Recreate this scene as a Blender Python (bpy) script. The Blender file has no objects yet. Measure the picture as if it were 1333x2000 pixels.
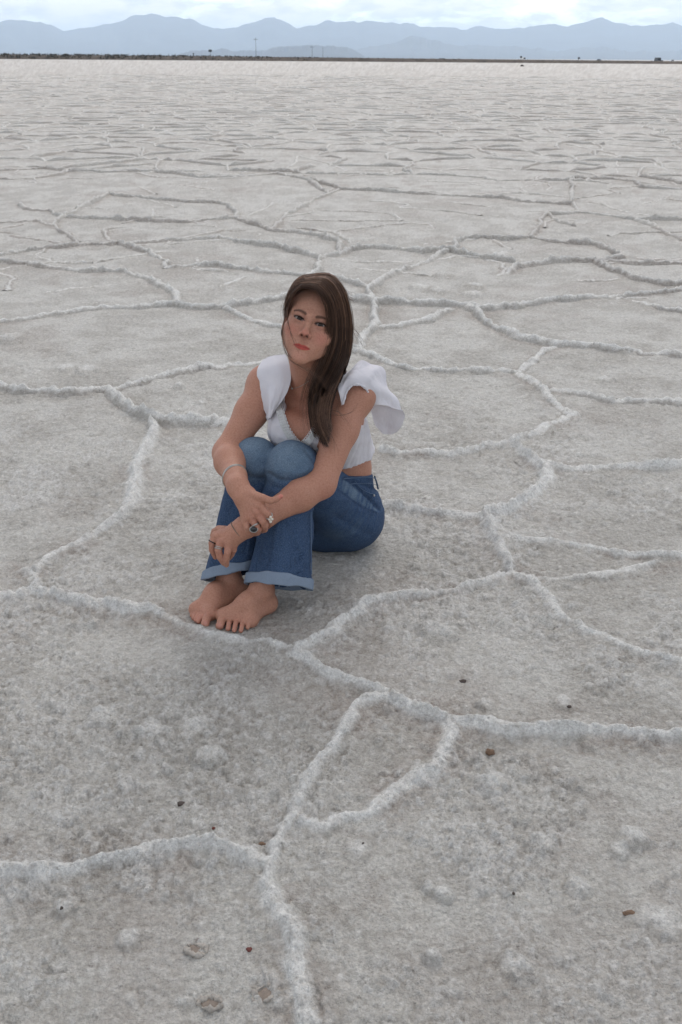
import bpy, bmesh, math, random
import numpy as np
from mathutils import Vector, Matrix

random.seed(7)
SC = bpy.context.scene
COL = SC.collection

# ------------------------------------------------------------------ camera
FPX, CAM_H, HORIZON, ROLL = 1900.0, 1.40, 113.0, math.radians(0.35)   # focal length / horizon in photo pixels
PITCH = math.atan((1000 - HORIZON) / FPX)
_fw = np.array([0, math.cos(PITCH), -math.sin(PITCH)])
_r = np.array([1.0, 0, 0]); _u = np.cross(_r, _fw)
_R = math.cos(ROLL) * _r + math.sin(ROLL) * _u
_U = math.cos(ROLL) * _u - math.sin(ROLL) * _r
CAM = np.array([0, 0, CAM_H])
cd = bpy.data.cameras.new('camera')
cam = bpy.data.objects.new('camera', cd); COL.objects.link(cam)
cd.sensor_fit = 'VERTICAL'; cd.sensor_height = 36.0; cd.lens = FPX / 2000 * 36.0
cd.clip_start = 0.05; cd.clip_end = 200000
cd.dof.use_dof = True; cd.dof.focus_distance = 2.45; cd.dof.aperture_fstop = 14.0
M = Matrix.Identity(4)
for i in range(3):
    M[i][0] = _R[i]; M[i][1] = _U[i]; M[i][2] = -_fw[i]; M[i][3] = CAM[i]
cam.matrix_world = M
SC.camera = cam

# ------------------------------------------------------------------ sky, sun, exposure
SUN_EL, SUN_AZ = math.radians(42), math.radians(14)     # sun behind the sitter, a little to the right
w = bpy.data.worlds.new('World'); SC.world = w; w.use_nodes = True
nt = w.node_tree; nt.nodes.clear(); L = nt.links.new
def wn(t, **k):
    n = nt.nodes.new(t)
    for a, b in k.items(): setattr(n, a, b)
    return n
out = wn('ShaderNodeOutputWorld'); bg = wn('ShaderNodeBackground'); bg.inputs[1].default_value = 0.15
sky = wn('ShaderNodeTexSky', sky_type='NISHITA', sun_disc=False)
sky.sun_elevation = SUN_EL; sky.sun_rotation = SUN_AZ; sky.altitude = 1200; sky.air_density = 1.0
sky.dust_density = 0.6; sky.ozone_density = 1.2
tc = wn('ShaderNodeTexCoord'); mp = wn('ShaderNodeMapping'); mp.inputs['Scale'].default_value = (8.5, 8.5, 27); mp.inputs['Location'].default_value = (5.3, 0.35, 0.9)
cn = wn('ShaderNodeTexNoise'); cn.inputs['Scale'].default_value = 1.6; cn.inputs['Detail'].default_value = 8; cn.inputs['Roughness'].default_value = 0.58; cn.inputs['Distortion'].default_value = 0.3
rmp = wn('ShaderNodeValToRGB'); rmp.color_ramp.elements[0].position = 0.43; rmp.color_ramp.elements[1].position = 0.53
cn2 = wn('ShaderNodeTexNoise'); cn2.inputs['Scale'].default_value = 4.0; cn2.inputs['Detail'].default_value = 6
cr2 = wn('ShaderNodeValToRGB'); cr2.color_ramp.elements[0].position = 0.33; cr2.color_ramp.elements[0].color = (4.6, 4.75, 5.0, 1)
cr2.color_ramp.elements[1].position = 0.6; cr2.color_ramp.elements[1].color = (7.0, 6.75, 6.35, 1)
mx = wn('ShaderNodeMix', data_type='RGBA')
L(tc.outputs['Generated'], mp.inputs['Vector']); L(mp.outputs[0], cn.inputs['Vector']); L(mp.outputs[0], cn2.inputs['Vector'])
L(cn.outputs['Fac'], rmp.inputs[0]); L(rmp.outputs[0], mx.inputs[0]); L(cn2.outputs['Fac'], cr2.inputs[0])
L(sky.outputs[0], mx.inputs[6]); L(cr2.outputs[0], mx.inputs[7]); L(mx.outputs[2], bg.inputs[0]); L(bg.outputs[0], out.inputs[0])

sd = bpy.data.lights.new('sun', 'SUN'); sd.energy = 0.95; sd.angle = math.radians(34); sd.color = (1.0, 0.93, 0.84)
sun = bpy.data.objects.new('sun', sd); COL.objects.link(sun)
sdir = Vector((math.sin(SUN_AZ) * math.cos(SUN_EL), math.cos(SUN_AZ) * math.cos(SUN_EL), math.sin(SUN_EL)))
sun.rotation_euler = (-sdir).to_track_quat('-Z', 'Y').to_euler(); sun.location = (0, 0, 900)

SC.view_settings.view_transform = 'Standard'; SC.view_settings.look = 'None'
SC.view_settings.exposure = 0.53; SC.view_settings.gamma = 1.0; SC.view_settings.use_curve_mapping = False
SC.render.engine = 'CYCLES'
SC.cycles.use_denoising = True; SC.cycles.use_adaptive_sampling = False; SC.cycles.max_bounces = 6; SC.cycles.volume_bounces = 2
SC.cycles.caustics_reflective = False; SC.cycles.caustics_refractive = False

# ------------------------------------------------------------------ helpers
def ray(x, y): return _fw + _R * (x - 666.5) / FPX + _U * (1000 - y) / FPX
def at_depth(x, y, Y):                       # the place seen at photo pixel (x, y) at distance Y along the ground
    d = ray(x, y); return CAM + d * (Y / d[1])
def on_ground(x, y, z=0.0):
    d = ray(x, y); return CAM + d * ((z - CAM_H) / d[2])

def tag(o, label=None, category=None, group=None, kind=None):
    if label: o['label'] = label
    if category: o['category'] = category
    if group: o['group'] = group
    if kind: o['kind'] = kind
    return o
def link(name, me, mat=None, parent=None):
    o = bpy.data.objects.new(name, me); COL.objects.link(o)
    if mat is not None and not me.materials: me.materials.append(mat)
    if parent is not None: o.parent = parent
    return o
def mesh_from(name, verts, faces, smooth=True):
    me = bpy.data.meshes.new(name)
    verts = np.asarray(verts, dtype=np.float32); 
    if isinstance(faces, np.ndarray):
        n, k = faces.shape
        me.vertices.add(len(verts)); me.vertices.foreach_set('co', verts.ravel())
        me.loops.add(n * k); me.loops.foreach_set('vertex_index', faces.astype(np.int32).ravel())
        me.polygons.add(n); me.polygons.foreach_set('loop_start', np.arange(0, n * k, k, dtype=np.int32))
        me.polygons.foreach_set('loop_total', np.full(n, k, dtype=np.int32))
        me.update(calc_edges=True)
    else:
        me.from_pydata(verts.tolist(), [], faces); me.update()
    if smooth: me.polygons.foreach_set('use_smooth', np.ones(len(me.polygons), dtype=bool))
    return me
def attr(me, name, data, kind='FLOAT'):
    a = me.attributes.new(name, kind, 'POINT')
    a.data.foreach_set('value' if kind == 'FLOAT' else 'color', np.asarray(data, dtype=np.float32).ravel())
def empty(name, loc=(0, 0, 0), parent=None):
    o = bpy.data.objects.new(name, None); COL.objects.link(o); o.location = loc; o.empty_display_size = 0.1
    if parent: o.parent = parent
    return o

class Mat:
    """small node helper"""
    def __init__(s, name, rough=0.7, spec=0.3):
        s.m = bpy.data.materials.new(name); s.m.use_nodes = True; s.t = s.m.node_tree
        s.b = s.t.nodes['Principled BSDF']; s.b.inputs['Roughness'].default_value = rough
        s.b.inputs['Specular IOR Level'].default_value = spec
    def n(s, t, **k):
        n = s.t.nodes.new(t)
        for a, b in k.items(): setattr(n, a, b)
        return n
    def l(s, a, b): s.t.links.new(a, b)
    def noise(s, scale, detail=4, rough=0.55, vec=None, dist=0.0):
        n = s.n('ShaderNodeTexNoise'); n.inputs['Scale'].default_value = scale; n.inputs['Detail'].default_value = detail
        n.inputs['Roughness'].default_value = rough; n.inputs['Distortion'].default_value = dist
        if vec is None: vec = s.obj()
        s.l(vec, n.inputs['Vector']); return n.outputs['Fac']
    def obj(s):
        if not hasattr(s, '_tc'): s._tc = s.n('ShaderNodeTexCoord')
        return s._tc.outputs['Object']
    def ramp(s, fac, stops):
        r = s.n('ShaderNodeValToRGB'); e = r.color_ramp.elements
        while len(e) < len(stops): e.new(0.5)
        for i, (p, c) in enumerate(stops):
            e[i].position = p; e[i].color = (c, c, c, 1) if isinstance(c, (int, float)) else (*c, 1)
        s.l(fac, r.inputs[0]); return r.outputs[0]
    def mix(s, fac, a, b, mode='MIX'):
        m = s.n('ShaderNodeMix', data_type='RGBA', blend_type=mode)
        for sock, v in ((m.inputs[0], fac), (m.inputs[6], a), (m.inputs[7], b)):
            if isinstance(v, (int, float)): sock.default_value = v
            elif isinstance(v, tuple): sock.default_value = (*v, 1) if len(v) == 3 else v
            else: s.l(v, sock)
        return m.outputs[2]
    def math(s, op, a, b=0.0):
        m = s.n('ShaderNodeMath', operation=op)
        for sock, v in ((m.inputs[0], a), (m.inputs[1], b)):
            if isinstance(v, (int, float)): sock.default_value = v
            else: s.l(v, sock)
        return m.outputs[0]
    def attr(s, name, color=False):
        a = s.n('ShaderNodeAttribute', attribute_name=name); return a.outputs['Color' if color else 'Fac']
    def color(s, c):
        i = s.b.inputs['Base Color']
        if isinstance(c, tuple): i.default_value = (*c, 1)
        else: s.l(c, i)
        return s
    def bump(s, h, strength=0.3, dist=0.01):
        b = s.n('ShaderNodeBump'); b.inputs['Strength'].default_value = strength; b.inputs['Distance'].default_value = dist
        s.l(h, b.inputs['Height']); s.l(b.outputs[0], s.b.inputs['Normal']); return s
def flat_mat(name, c, rough=0.7, spec=0.3, var=0.15, scale=3.0):
    m = Mat(name, rough, spec)
    f = m.noise(scale, 4)
    m.color(m.mix(f, tuple(v * (1 - var) for v in c), tuple(min(1, v * (1 + var)) for v in c)))
    return m.m

# numpy noise
def _hash(ix, iy, seed):
    h = (ix.astype(np.int64) * 374761393 + iy.astype(np.int64) * 668265263 + seed * 974634777) & 0xFFFFFFFF
    h = ((h ^ (h >> 13)) * 1274126177) & 0xFFFFFFFF
    h = ((h ^ (h >> 16)) * 2246822519) & 0xFFFFFFFF
    return ((h ^ (h >> 15)) & 0xFFFFFF).astype(np.float64) / 0xFFFFFF
def vnoise(x, y, seed=0):
    ix = np.floor(x); iy = np.floor(y); fx = x - ix; fy = y - iy
    fx = fx * fx * fx * (fx * (fx * 6 - 15) + 10); fy = fy * fy * fy * (fy * (fy * 6 - 15) + 10)
    a = _hash(ix, iy, seed); b = _hash(ix + 1, iy, seed); c = _hash(ix, iy + 1, seed); d = _hash(ix + 1, iy + 1, seed)
    return (a * (1 - fx) + b * fx) * (1 - fy) + (c * (1 - fx) + d * fx) * fy - 0.5
def fbm(x, y, seed=0, octv=4, gain=0.5):
    s = 0; a = 1.0
    for i in range(octv):
        s = s + a * vnoise(x * 2 ** i * 1.07 ** i + 17.3 * i, y * 2 ** i * 1.07 ** i - 9.1 * i, seed + i); a *= gain
    return s
def worley(x, y, seed=0, second=False):
    ix = np.floor(x); iy = np.floor(y); f1 = np.full(x.shape, 9.0); f2 = np.full(x.shape, 9.0); hid = np.zeros(x.shape)
    for dx in (-1, 0, 1):
        for dy in (-1, 0, 1):
            cx = ix + dx; cy = iy + dy
            px = cx + 0.5 + 0.9 * (_hash(cx, cy, seed) - 0.5); py = cy + 0.5 + 0.9 * (_hash(cx, cy, seed + 5) - 0.5)
            d = np.hypot(px - x, py - y)
            if second:
                f2 = np.minimum(f2, np.maximum(f1, d))
            nh = d < f1; hid = np.where(nh, _hash(cx, cy, seed + 9), hid)
            f1 = np.minimum(f1, d)
    return (f1, f2, hid) if second else (f1, hid)
def sstep(a, b, x):
    t = np.clip((x - a) / (b - a), 0, 1); return t * t * (3 - 2 * t)

# ------------------------------------------------------------------ the salt flat
RIDGES = [  # crests of the salt ridges: (height in metres, points seen in the photograph)
 (.026, [(-60,1180),(0,1178),(40,1172),(80,1165),(130,1172),(200,1185),(270,1192),(320,1203)]),
 (.015, [(320,1203),(360,1230),(430,1253),(490,1264),(545,1268),(572,1271)]),
 (.026, [(572,1270),(600,1300),(640,1325),(690,1340),(730,1355),(790,1385),(830,1400),(878,1415)]),
 (.026, [(878,1415),(930,1422),(1000,1432),(1100,1430),(1200,1432),(1260,1442),(1400,1440)]),
 (.020, [(878,1415),(885,1440),(870,1470),(845,1500),(800,1525),(770,1545),(740,1580),(700,1595),(655,1605),(600,1598)]),
 (.020, [(762,1370),(738,1372),(715,1378),(695,1390),(670,1420),(640,1465),(605,1525),(588,1560),(565,1620),(540,1660),(530,1690)]),
 (.028, [(530,1690),(515,1730),(535,1780),(560,1820),(575,1870),(585,1930),(580,2060)]),
 (.022, [(-60,1700),(0,1705),(60,1715),(120,1710),(180,1695),(240,1685),(300,1680),(360,1665),(400,1660),(450,1675),(500,1685),(530,1688)]),
 (.024, [(572,1268),(620,1250),(655,1225),(690,1200),(740,1175),(800,1165),(860,1155),(920,1140),(970,1130),(995,1120)]),
 (.026, [(995,1120),(985,1100),(965,1070),(950,1040),(945,1015)]),
 (.020, [(945,1015),(900,1012),(850,1005),(800,995),(750,988),(700,985)]),
 (.030, [(945,1015),(990,1000),(1030,985),(1060,965),(1072,940),(1065,920),(1050,910),(1020,890),(995,868)]),
 (.022, [(995,868),(960,872),(920,880),(880,890),(830,885),(780,890),(740,880)]),
 (.026, [(995,868),(1040,850),(1070,830),(1110,815),(1085,790),(1075,768),(1040,745),(1010,728),(960,730),(900,728),(850,725),(800,722),(760,712),(720,695),(690,685),(640,680)]),
 (.024, [(1075,768),(1110,770),(1160,775),(1200,785),(1260,785),(1400,797)]),
 (.024, [(1055,912),(1120,920),(1200,917),(1270,915),(1400,908)]),
 (.022, [(1010,728),(1040,710),(1055,695),(1085,678)]),
 (.030, [(905,600),(930,610),(950,630),(985,650),(1020,665),(1060,672),(1085,676),(1140,680),(1200,687),(1260,695),(1400,699)]),
 (.022, [(995,1120),(1030,1140),(1060,1165),(1090,1200),(1130,1230),(1180,1250),(1230,1275),(1400,1312)]),
 (.016, [(985,1052),(1060,1058),(1110,1065),(1170,1075),(1230,1085),(1400,1098)]),
 (.012, [(1030,1140),(1090,1137),(1150,1130),(1220,1120),(1290,1105)]),
 (.016, [(80,1165),(70,1130),(55,1115)]),
 (.024, [(75,1118),(110,1090),(150,1070),(200,1040),(235,1015),(255,980),(260,950),(265,915),(280,885),(295,850),(300,838),(305,820)]),
 (.030, [(-60,750),(0,755),(60,765),(120,768),(190,762),(215,765),(235,785),(260,805),(290,815),(330,825),(380,828),(430,828),(480,825),(540,818),(600,815)]),
 (.024, [(215,765),(270,750),(330,735),(380,722),(430,718),(490,712),(560,700),(640,680)]),
 (.026, [(-60,632),(0,628),(60,622),(130,612),(190,603),(250,602),(330,598),(390,602),(430,600),(480,595),(550,585),(620,580),(677,582),(717,590)]),
 (.020, [(430,600),(460,612),(490,625),(530,637),(580,650)]),
 (.030, [(-60,505),(0,510),(60,517),(150,530),(240,532),(285,545),(325,562),(345,585),(345,598)]),
 (.026, [(-60,505),(0,500),(75,487),(150,480),(235,477),(280,492),(328,512),(320,525)]),
 (.024, [(320,525),(380,521),(435,520),(460,525),(515,532),(565,535),(640,540),(720,560)]),
 (.026, [(235,477),(330,470),(435,465),(470,472),(530,482),(575,492),(625,505),(625,525),(600,545)]),
 (.024, [(152,475),(135,460),(100,442),(72,432),(0,436),(-60,440)]),
 (.022, [(30,400),(60,410),(95,412),(120,425),(100,442)]),
 (.026, [(-60,335),(90,330),(125,334),(200,337),(260,335),(300,336),(350,340),(395,347),(470,345),(540,340),(600,350),(640,380)]),
 (.026, [(120,425),(215,380),(280,388),(350,394),(430,397),(450,402),(465,425)]),
 (.026, [(120,425),(260,430),(350,435),(415,430),(460,427),(500,440),(530,450),(600,457),(667,472),(667,497)]),
 (.030, [(667,497),(712,485),(767,486),(817,491),(877,492),(947,505),(1017,514)]),
 (.030, [(887,490),(887,475),(917,467),(987,467),(1037,465),(1097,475),(1172,480),(1217,505),(1172,511)]),
 (.030, [(992,535),(1017,522),(1067,515),(1117,509),(1162,511),(1197,530),(1242,547),(1297,557),(1400,552)]),
 (.026, [(1172,511),(1242,516),(1333,515),(1400,517)]),
 (.028, [(640,585),(717,590),(790,593),(867,597),(905,600),(940,606),(1010,600),(1060,590),(1130,585),(1200,580),(1280,572),(1400,562)]),
 (.024, [(1230,586),(1280,600),(1400,625)]),
 (.026, [(640,680),(692,692),(712,665),(727,642),(732,600),(717,570),(737,550),(767,535),(812,520),(877,492)]),
 (.020, [(727,642),(767,640),(832,625),(882,605)]),
 (.026, [(1037,465),(1067,415),(1092,435),(1130,443)]),
 (.028, [(1067,415),(1092,420),(1132,415),(1192,422),(1242,430),(1400,432)]),
 (.026, [(600,350),(667,370),(757,375),(867,382),(967,387),(1027,395),(1117,400),(1132,412)]),
 (.026, [(1117,400),(1117,350),(1192,350),(1237,355),(1252,367),(1400,373)]),
 (.024, [(625,505),(667,497)]), (.022, [(530,450),(560,420),(600,400),(640,380),(667,370)]),
 (.022, [(1242,430),(1290,450),(1333,470),(1400,480)]),
]
def strip(P, h, seed):
    """swept salt ridge along ground points P (n,2); returns verts, quads, attributes"""
    P = np.asarray(P, float); d = np.linalg.norm(np.diff(P, axis=0), axis=1); S = np.concatenate([[0], np.cumsum(d)])
    rm = float(np.hypot(P[:, 0], P[:, 1]).mean()); st = .014 if rm < 5 else .02 if rm < 8 else .035 if rm < 14 else .12 if rm < 30 else .24
    n = max(4, int(S[-1] / st)); q = np.linspace(0, S[-1], n); x = np.interp(q, S, P[:, 0]); y = np.interp(q, S, P[:, 1])
    x, y = x - .040 * fbm(x * 3.2, y * 3.2, 11, 4) - .022 * fbm(x * 14, y * 14, 14, 3), y - .040 * fbm(x * 3.2, y * 3.2, 21, 4) - .022 * fbm(x * 14, y * 14, 24, 3)
    t = np.stack([np.gradient(x), np.gradient(y)], 1); t /= np.linalg.norm(t, axis=1)[:, None] + 1e-9; nn = np.stack([-t[:, 1], t[:, 0]], 1)
    r = np.hypot(x, y); hh = h * np.clip(1 + .9 * fbm(x * 2.3, y * 2.3, 91, 4) + .35 * fbm(x * 17, y * 17, 93, 3), .4, 1.5) * sstep(3.6, 3.95, r) * (1.05 + .45 * sstep(5, 14, r))
    hh = np.minimum(hh, .050); end = np.minimum(1, np.minimum(q, S[-1] - q) / .07 + .02); hh = hh * end
    wd = (.024 - .005 * sstep(4, 9, r)) * (1 + .8 * fbm(x * 6, y * 6, 97, 3)) * (1 + .25 * sstep(8, 20, r))
    offs, zz = (np.array([-1.9, -1.15, -.62, -.2, .2, .62, 1.15, 1.9]), np.array([-.30, .22, .70, .98, 1.0, .72, .24, -.30])) if rm < 9 else (np.array([-1.8, -.8, 0, .8, 1.8]), np.array([-.3, .55, 1.0, .55, -.3]))
    X = x[:, None] + nn[:, :1] * offs * wd[:, None]; Y = y[:, None] + nn[:, 1:] * offs * wd[:, None]
    Z = hh[:, None] * zz * np.clip(1 + .6 * fbm(X * 24, Y * 24, 98, 3), .5, 1.4) + np.where(zz > 0, .012, 0) * fbm(X * 55, Y * 55, 99, 4, .65)
    Z[:, 0] -= .004; Z[:, -1] -= .004
    V = np.stack([X, Y, Z], -1).reshape(-1, 3); k = len(offs); i = np.arange(n - 1)[:, None] * k + np.arange(k - 1)[None]
    return V, np.stack([i, i + 1, i + k + 1, i + k], -1).reshape(-1, 4), np.tile(np.clip(zz, 0, 1), n) * np.repeat(.95 - .3 * sstep(4, 9, r), len(offs)), np.clip(np.repeat((.45 + .55 * sstep(4, 9, r)) * sstep(-.05, .3, fbm(x * 1.3, y * 1.3, 95, 3)), k) * .9 + .15, 0, 1)  # distant ridges darker: their shaded fronts put into the silt tone
def ridge_strips(ground, mat):
    def put(parts, stuff=False):
        if not parts: return
        V, Q, a, b = [], [], [], []; o_ = 0
        for v, q, r1, s1 in parts: V.append(v); Q.append(q + o_); a.append(r1); b.append(s1); o_ += len(v)
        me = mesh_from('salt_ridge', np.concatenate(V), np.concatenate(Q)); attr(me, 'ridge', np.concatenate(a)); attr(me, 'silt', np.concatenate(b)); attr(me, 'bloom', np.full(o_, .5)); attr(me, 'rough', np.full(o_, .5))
        o = link('salt_ridge', me, mat, ground)
        if stuff: tag(o, kind='stuff')
    for k, (h, pts) in enumerate(RIDGES):
        P = np.array([on_ground(*p)[:2] for p in pts])
        if np.hypot(P[:, 0], P[:, 1]).max() < 3.2: continue
        put([strip(P, h, k)])
    # beyond the cells one can tell apart: an irregular honeycomb of the same ridges
    from mathutils.geometry import delaunay_2d_cdt
    rg = np.random.default_rng(4)
    def network(S, y0, y1, grow):
        pts = []; y_ = y0; row = 0
        while y_ < y1:
            w_ = max(4.5, y_ * .5); x_ = -w_ + (row % 2) * S / 2; k = 1 + grow * max(0, (y_ - 25) / 40)
            while x_ < w_: pts.append(Vector((x_ + rg.normal() * .30 * S * k, y_ + rg.normal() * .30 * S * k))); x_ += S * k
            y_ += S * .9 * k; row += 1
        vv, _, ff, _, _, _ = delaunay_2d_cdt(pts, [], [], 0, 1e-6)
        cc = []
        for f in ff:
            a, b, c = (np.array(vv[i]) for i in f); d = 2 * ((a[0] - c[0]) * (b[1] - c[1]) - (b[0] - c[0]) * (a[1] - c[1]))
            A1, B1 = a @ a - c @ c, b @ b - c @ c; cc.append(np.array([(A1 * (b[1] - c[1]) - B1 * (a[1] - c[1])) / d, (B1 * (a[0] - c[0]) - A1 * (b[0] - c[0])) / d]) if abs(d) > 1e-6 else None)
        ed = {}
        for i, f in enumerate(ff):
            for u, v in ((f[0], f[1]), (f[1], f[2]), (f[2], f[0])): ed.setdefault((min(u, v), max(u, v)), []).append(i)
        for e, fs in ed.items():
            if len(fs) != 2: continue
            a, b = cc[fs[0]], cc[fs[1]]
            if a is None or b is None or np.linalg.norm(a - b) > 3.4 or np.linalg.norm(a - b) < .12: continue
            m = (a + b) / 2; yield a, b, math.hypot(*m), abs(math.atan2(m[0], m[1]))
    far = []; bend = lambda a, b: np.stack([a, (a + b) / 2 + rg.normal(size=2) * .05, b])
    for a, b, r, az in network(1.12, 3.0, 95, .6):
        if (r < 13.2 and az < .42) or r < 3.5 or rg.random() < .10 + .7 * min(1, max(0, (r - 35) / 60)): continue
        far.append(strip(bend(a, b), .025 * rg.uniform(.5, 1.4), 0))
    for a, b, r, az in network(.72, 3.4, 15, 0):                  # low broken seams inside the plates
        if r < 6.5 or az > .44 or rg.random() < .6: continue
        far.append(strip(bend(a, b), .008 * rg.uniform(.4, 1.3), 0))
    put(far, True)
def build_ground():
    ph = np.concatenate([np.array([1.45, 1.35, 1.25, 1.15, 1.07]), np.arange(1.02, 0.0008, -0.00122)])
    rr = np.concatenate([CAM_H / np.tan(ph), np.geomspace(2300, 40000, 26)])
    fine = np.arange(-math.radians(27), math.radians(27), 0.00142)
    side = []; a = fine[-1]; st = 0.0016
    while a + st < math.pi - 0.03:
        a += st; side.append(a); st = min(st * 1.075, 0.15)
    side = np.array(side)
    az = np.concatenate([-side[::-1], fine, side]); na = len(az); nr = len(rr)
    X = (rr[:, None] * np.sin(az)[None, :]); Y = (rr[:, None] * np.cos(az)[None, :])
    rad = np.repeat(rr[:, None], na, 1)
    azg = np.repeat(az[None, :], nr, 0)
    sp = np.maximum(rad ** 2 / CAM_H * 0.00122 * 0.7, rad * np.interp(az, (az[1:] + az[:-1]) / 2, np.diff(az))[None, :])   # vertex spacing
    det = lambda lam: np.clip(1.6 - 2.2 * sp / lam, 0, 1)          # fade of details the mesh cannot hold
    x = X.ravel(); y = Y.ravel(); r = rad.ravel()
    # traced ridges
    wx = x + 0.030 * fbm(x * 3.2, y * 3.2, 11, 4) + 0.016 * fbm(x * 19, y * 19, 14, 3)
    wy = y + 0.030 * fbm(x * 3.2, y * 3.2, 21, 4) + 0.016 * fbm(x * 19, y * 19, 24, 3)
    near = np.nonzero((r < 22) & (r > 0.5) & (np.abs(azg.ravel()) < 0.75))[0]
    nx, ny = wx[near], wy[near]
    best = np.full(len(near), 9.0); hgt = np.zeros(len(near)); seedv = np.zeros(len(near))
    for k, (h, pts) in enumerate(RIDGES):
        P = np.array([on_ground(*p)[:2] for p in pts])
        for a, b in zip(P[:-1], P[1:]):
            m = np.nonzero((nx > min(a[0], b[0]) - .35) & (nx < max(a[0], b[0]) + .35) & (ny > min(a[1], b[1]) - .35) & (ny < max(a[1], b[1]) + .35))[0]
            if not len(m): continue
            ab = b - a; t = np.clip(((nx[m] - a[0]) * ab[0] + (ny[m] - a[1]) * ab[1]) / (ab @ ab), 0, 1)
            d = np.hypot(nx[m] - a[0] - t * ab[0], ny[m] - a[1] - t * ab[1])
            c = d < best[m]; best[m[c]] = d[c]; hgt[m[c]] = h
    d1 = np.full(x.shape, 9.0); d1[near] = best; h1 = np.full(x.shape, .022); h1[near] = hgt
    # further out: cells of a random honeycomb
    S = 1.25
    vx = x / S + 0.22 * fbm(x * .9, y * .9, 31, 4); vy = y / S * 0.92 + 0.22 * fbm(x * .9, y * .9, 41, 4)
    f1, f2, hid = worley(vx + 40, vy + 13, 3, True)
    d2 = (f2 - f1) * S * 0.62 + 0.010 * fbm(x * 14, y * 14, 51, 3)
    d2 = np.abs(d2)
    keep = sstep(-.22, .05, fbm(x * .55, y * .55, 61, 2))
    h2 = (.016 + .024 * keep)
    wv = np.maximum(sstep(10.5, 12.5, r + 1.2 * fbm(x * .3, y * .3, 71, 2)), sstep(0.44, 0.52, np.abs(azg.ravel())))
    wid = 0.0145 + 0.007 * fbm(x * 6, y * 5, 81, 3)
    def prof(d, h, wdt):
        return h * (0.66 * np.exp(-(d / wdt) ** 2) + 0.34 * np.exp(-(d / (wdt * 2.9)) ** 2))
    amp = np.clip(1.0 + .6 * fbm(x * 2.3, y * 2.3, 91, 4), .6, 1.35) * np.clip(1 + .35 * fbm(x * 30, y * 30, 92, 3, .55), .6, 1.4)
    grow = 1 + 0.5 * sstep(2.2, 3.8, r) + .35 * sstep(7, 14, r)
    Dt0 = lambda lam: det(lam).ravel()
    ridge = prof(d1, h1 * amp, wid) * (1 - wv) + prof(d2, h2 * amp * 1.25, wid * 1.3) * wv
    ridge *= grow * np.where(np.abs(azg.ravel()) < .5, 1 - sstep(3.7, 4.15, r), 1) * Dt0(.05)
    rid_n = np.clip(ridge / .02, 0, 1.3)
    # plates, popcorn crust, grains
    Dt = lambda lam: det(lam).ravel()
    z = ridge + 0.005 * fbm(x * .8, y * .8, 101, 3) * sstep(0, 1.2, np.hypot(x + .12, y - 2.5) - .45) * Dt(.6)
    z += 0.004 * fbm(x * 6, y * 6, 111, 3) * Dt(.12) + .009 * sstep(2.2, 3.6, r) * fbm(x * 15, y * 24, 112, 4, .62) * Dt(.045) + .014 * sstep(5, 9, r) * fbm(x * 5, y * 8, 113, 4, .62) * Dt(.16)
    dr = np.where(wv > .5, d2, d1); skirt = np.exp(-(dr / .075) ** 2) * (1 - np.exp(-(dr / .022) ** 2))
    crust = sstep(.06, .26, fbm(x * 4.2, y * 4.2, 125, 4, .6)) * Dt(.05)
    z += .0045 * crust
    patch = sstep(-.16, .22, fbm(x * 2.6, y * 2.6, 121, 5, .62))
    rough = 0.26 + 0.50 * patch
    rough = np.clip(rough + .30 * skirt + .25 * crust, .2, .95) * (1 - .25 * np.clip(rid_n, 0, 1))
    wj = 0.35 * fbm(x * 40, y * 40, 130, 2)
    g1, hh1 = worley(x * 46 + wj, y * 46 - wj, 7); g2, hh2 = worley(x * 88 - wj, y * 88 + wj, 8); g3, hh3 = worley(x * 21 + wj, y * 21 + wj, 9)
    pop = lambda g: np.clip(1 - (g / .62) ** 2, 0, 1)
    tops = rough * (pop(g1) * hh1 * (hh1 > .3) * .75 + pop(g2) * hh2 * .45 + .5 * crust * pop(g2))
    z += rough * (0.0046 * pop(g1) * (hh1 > .3) * hh1 * Dt(.018) + 0.0044 * pop(g2) * hh2 * Dt(.010) + 0.007 * pop(g3) * (hh3 > .8) * (rid_n < .3) * Dt(.035))
    z += np.minimum(rough, .75) * (0.0150 * fbm(x * 30, y * 30, 141, 5, .68) * Dt(.02))
    z += np.clip(rid_n, 0, 1) * (.006 * fbm(x * 48, y * 48, 145, 4, .66) * Dt(.02))
    # the far field keeps a rough grain so that it reads as streaks
    far = sstep(9, 22, r); z += far * (1 - sstep(60, 200, r)) * 0.010 * fbm(x * 2.7, y * 2.7, 151, 3) + sstep(40, 90, r) * .012 * fbm(x * .5, y * .5, 152, 3)
    # scattered knobs of salt
    K = [(415,1478,.040,.020),(945,1378,.026,.016),(1100,1372,.034,.014),(865,1748,.024,.013),(838,1735,.018,.010),(665,1092,.022,.020),(640,1090,.014,.010),(20,665,.10,.035),(130,720,.06,.022),(172,724,.075,.026),
         (1235,1640,.040,.020),(1210,1665,.026,.015),(855,570,.07,.03),(820,563,.10,.030),(865,540,.07,.032),(930,560,.08,.026),(925,578,.10,.03),(350,758,.035,.022),(125,1775,.02,.010),
         (250,1840,.028,.014),(1130,1735,.03,.014),(845,1870,.022,.014),(1010,1890,.03,.013),(860,1235,.06,.014),(395,790,.03,.018),(345,830,.03,.02),(980,500,.12,.035),(1180,745,.06,.02),(1230,690,.05,.02),
         (1060,1650,.04,.012),(300,1430,.05,.012),(200,1400,.05,.012),(380,1420,.05,.010),(1290,1800,.05,.015),(700,1660,.03,.010),(960,1530,.05,.015)]
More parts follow.
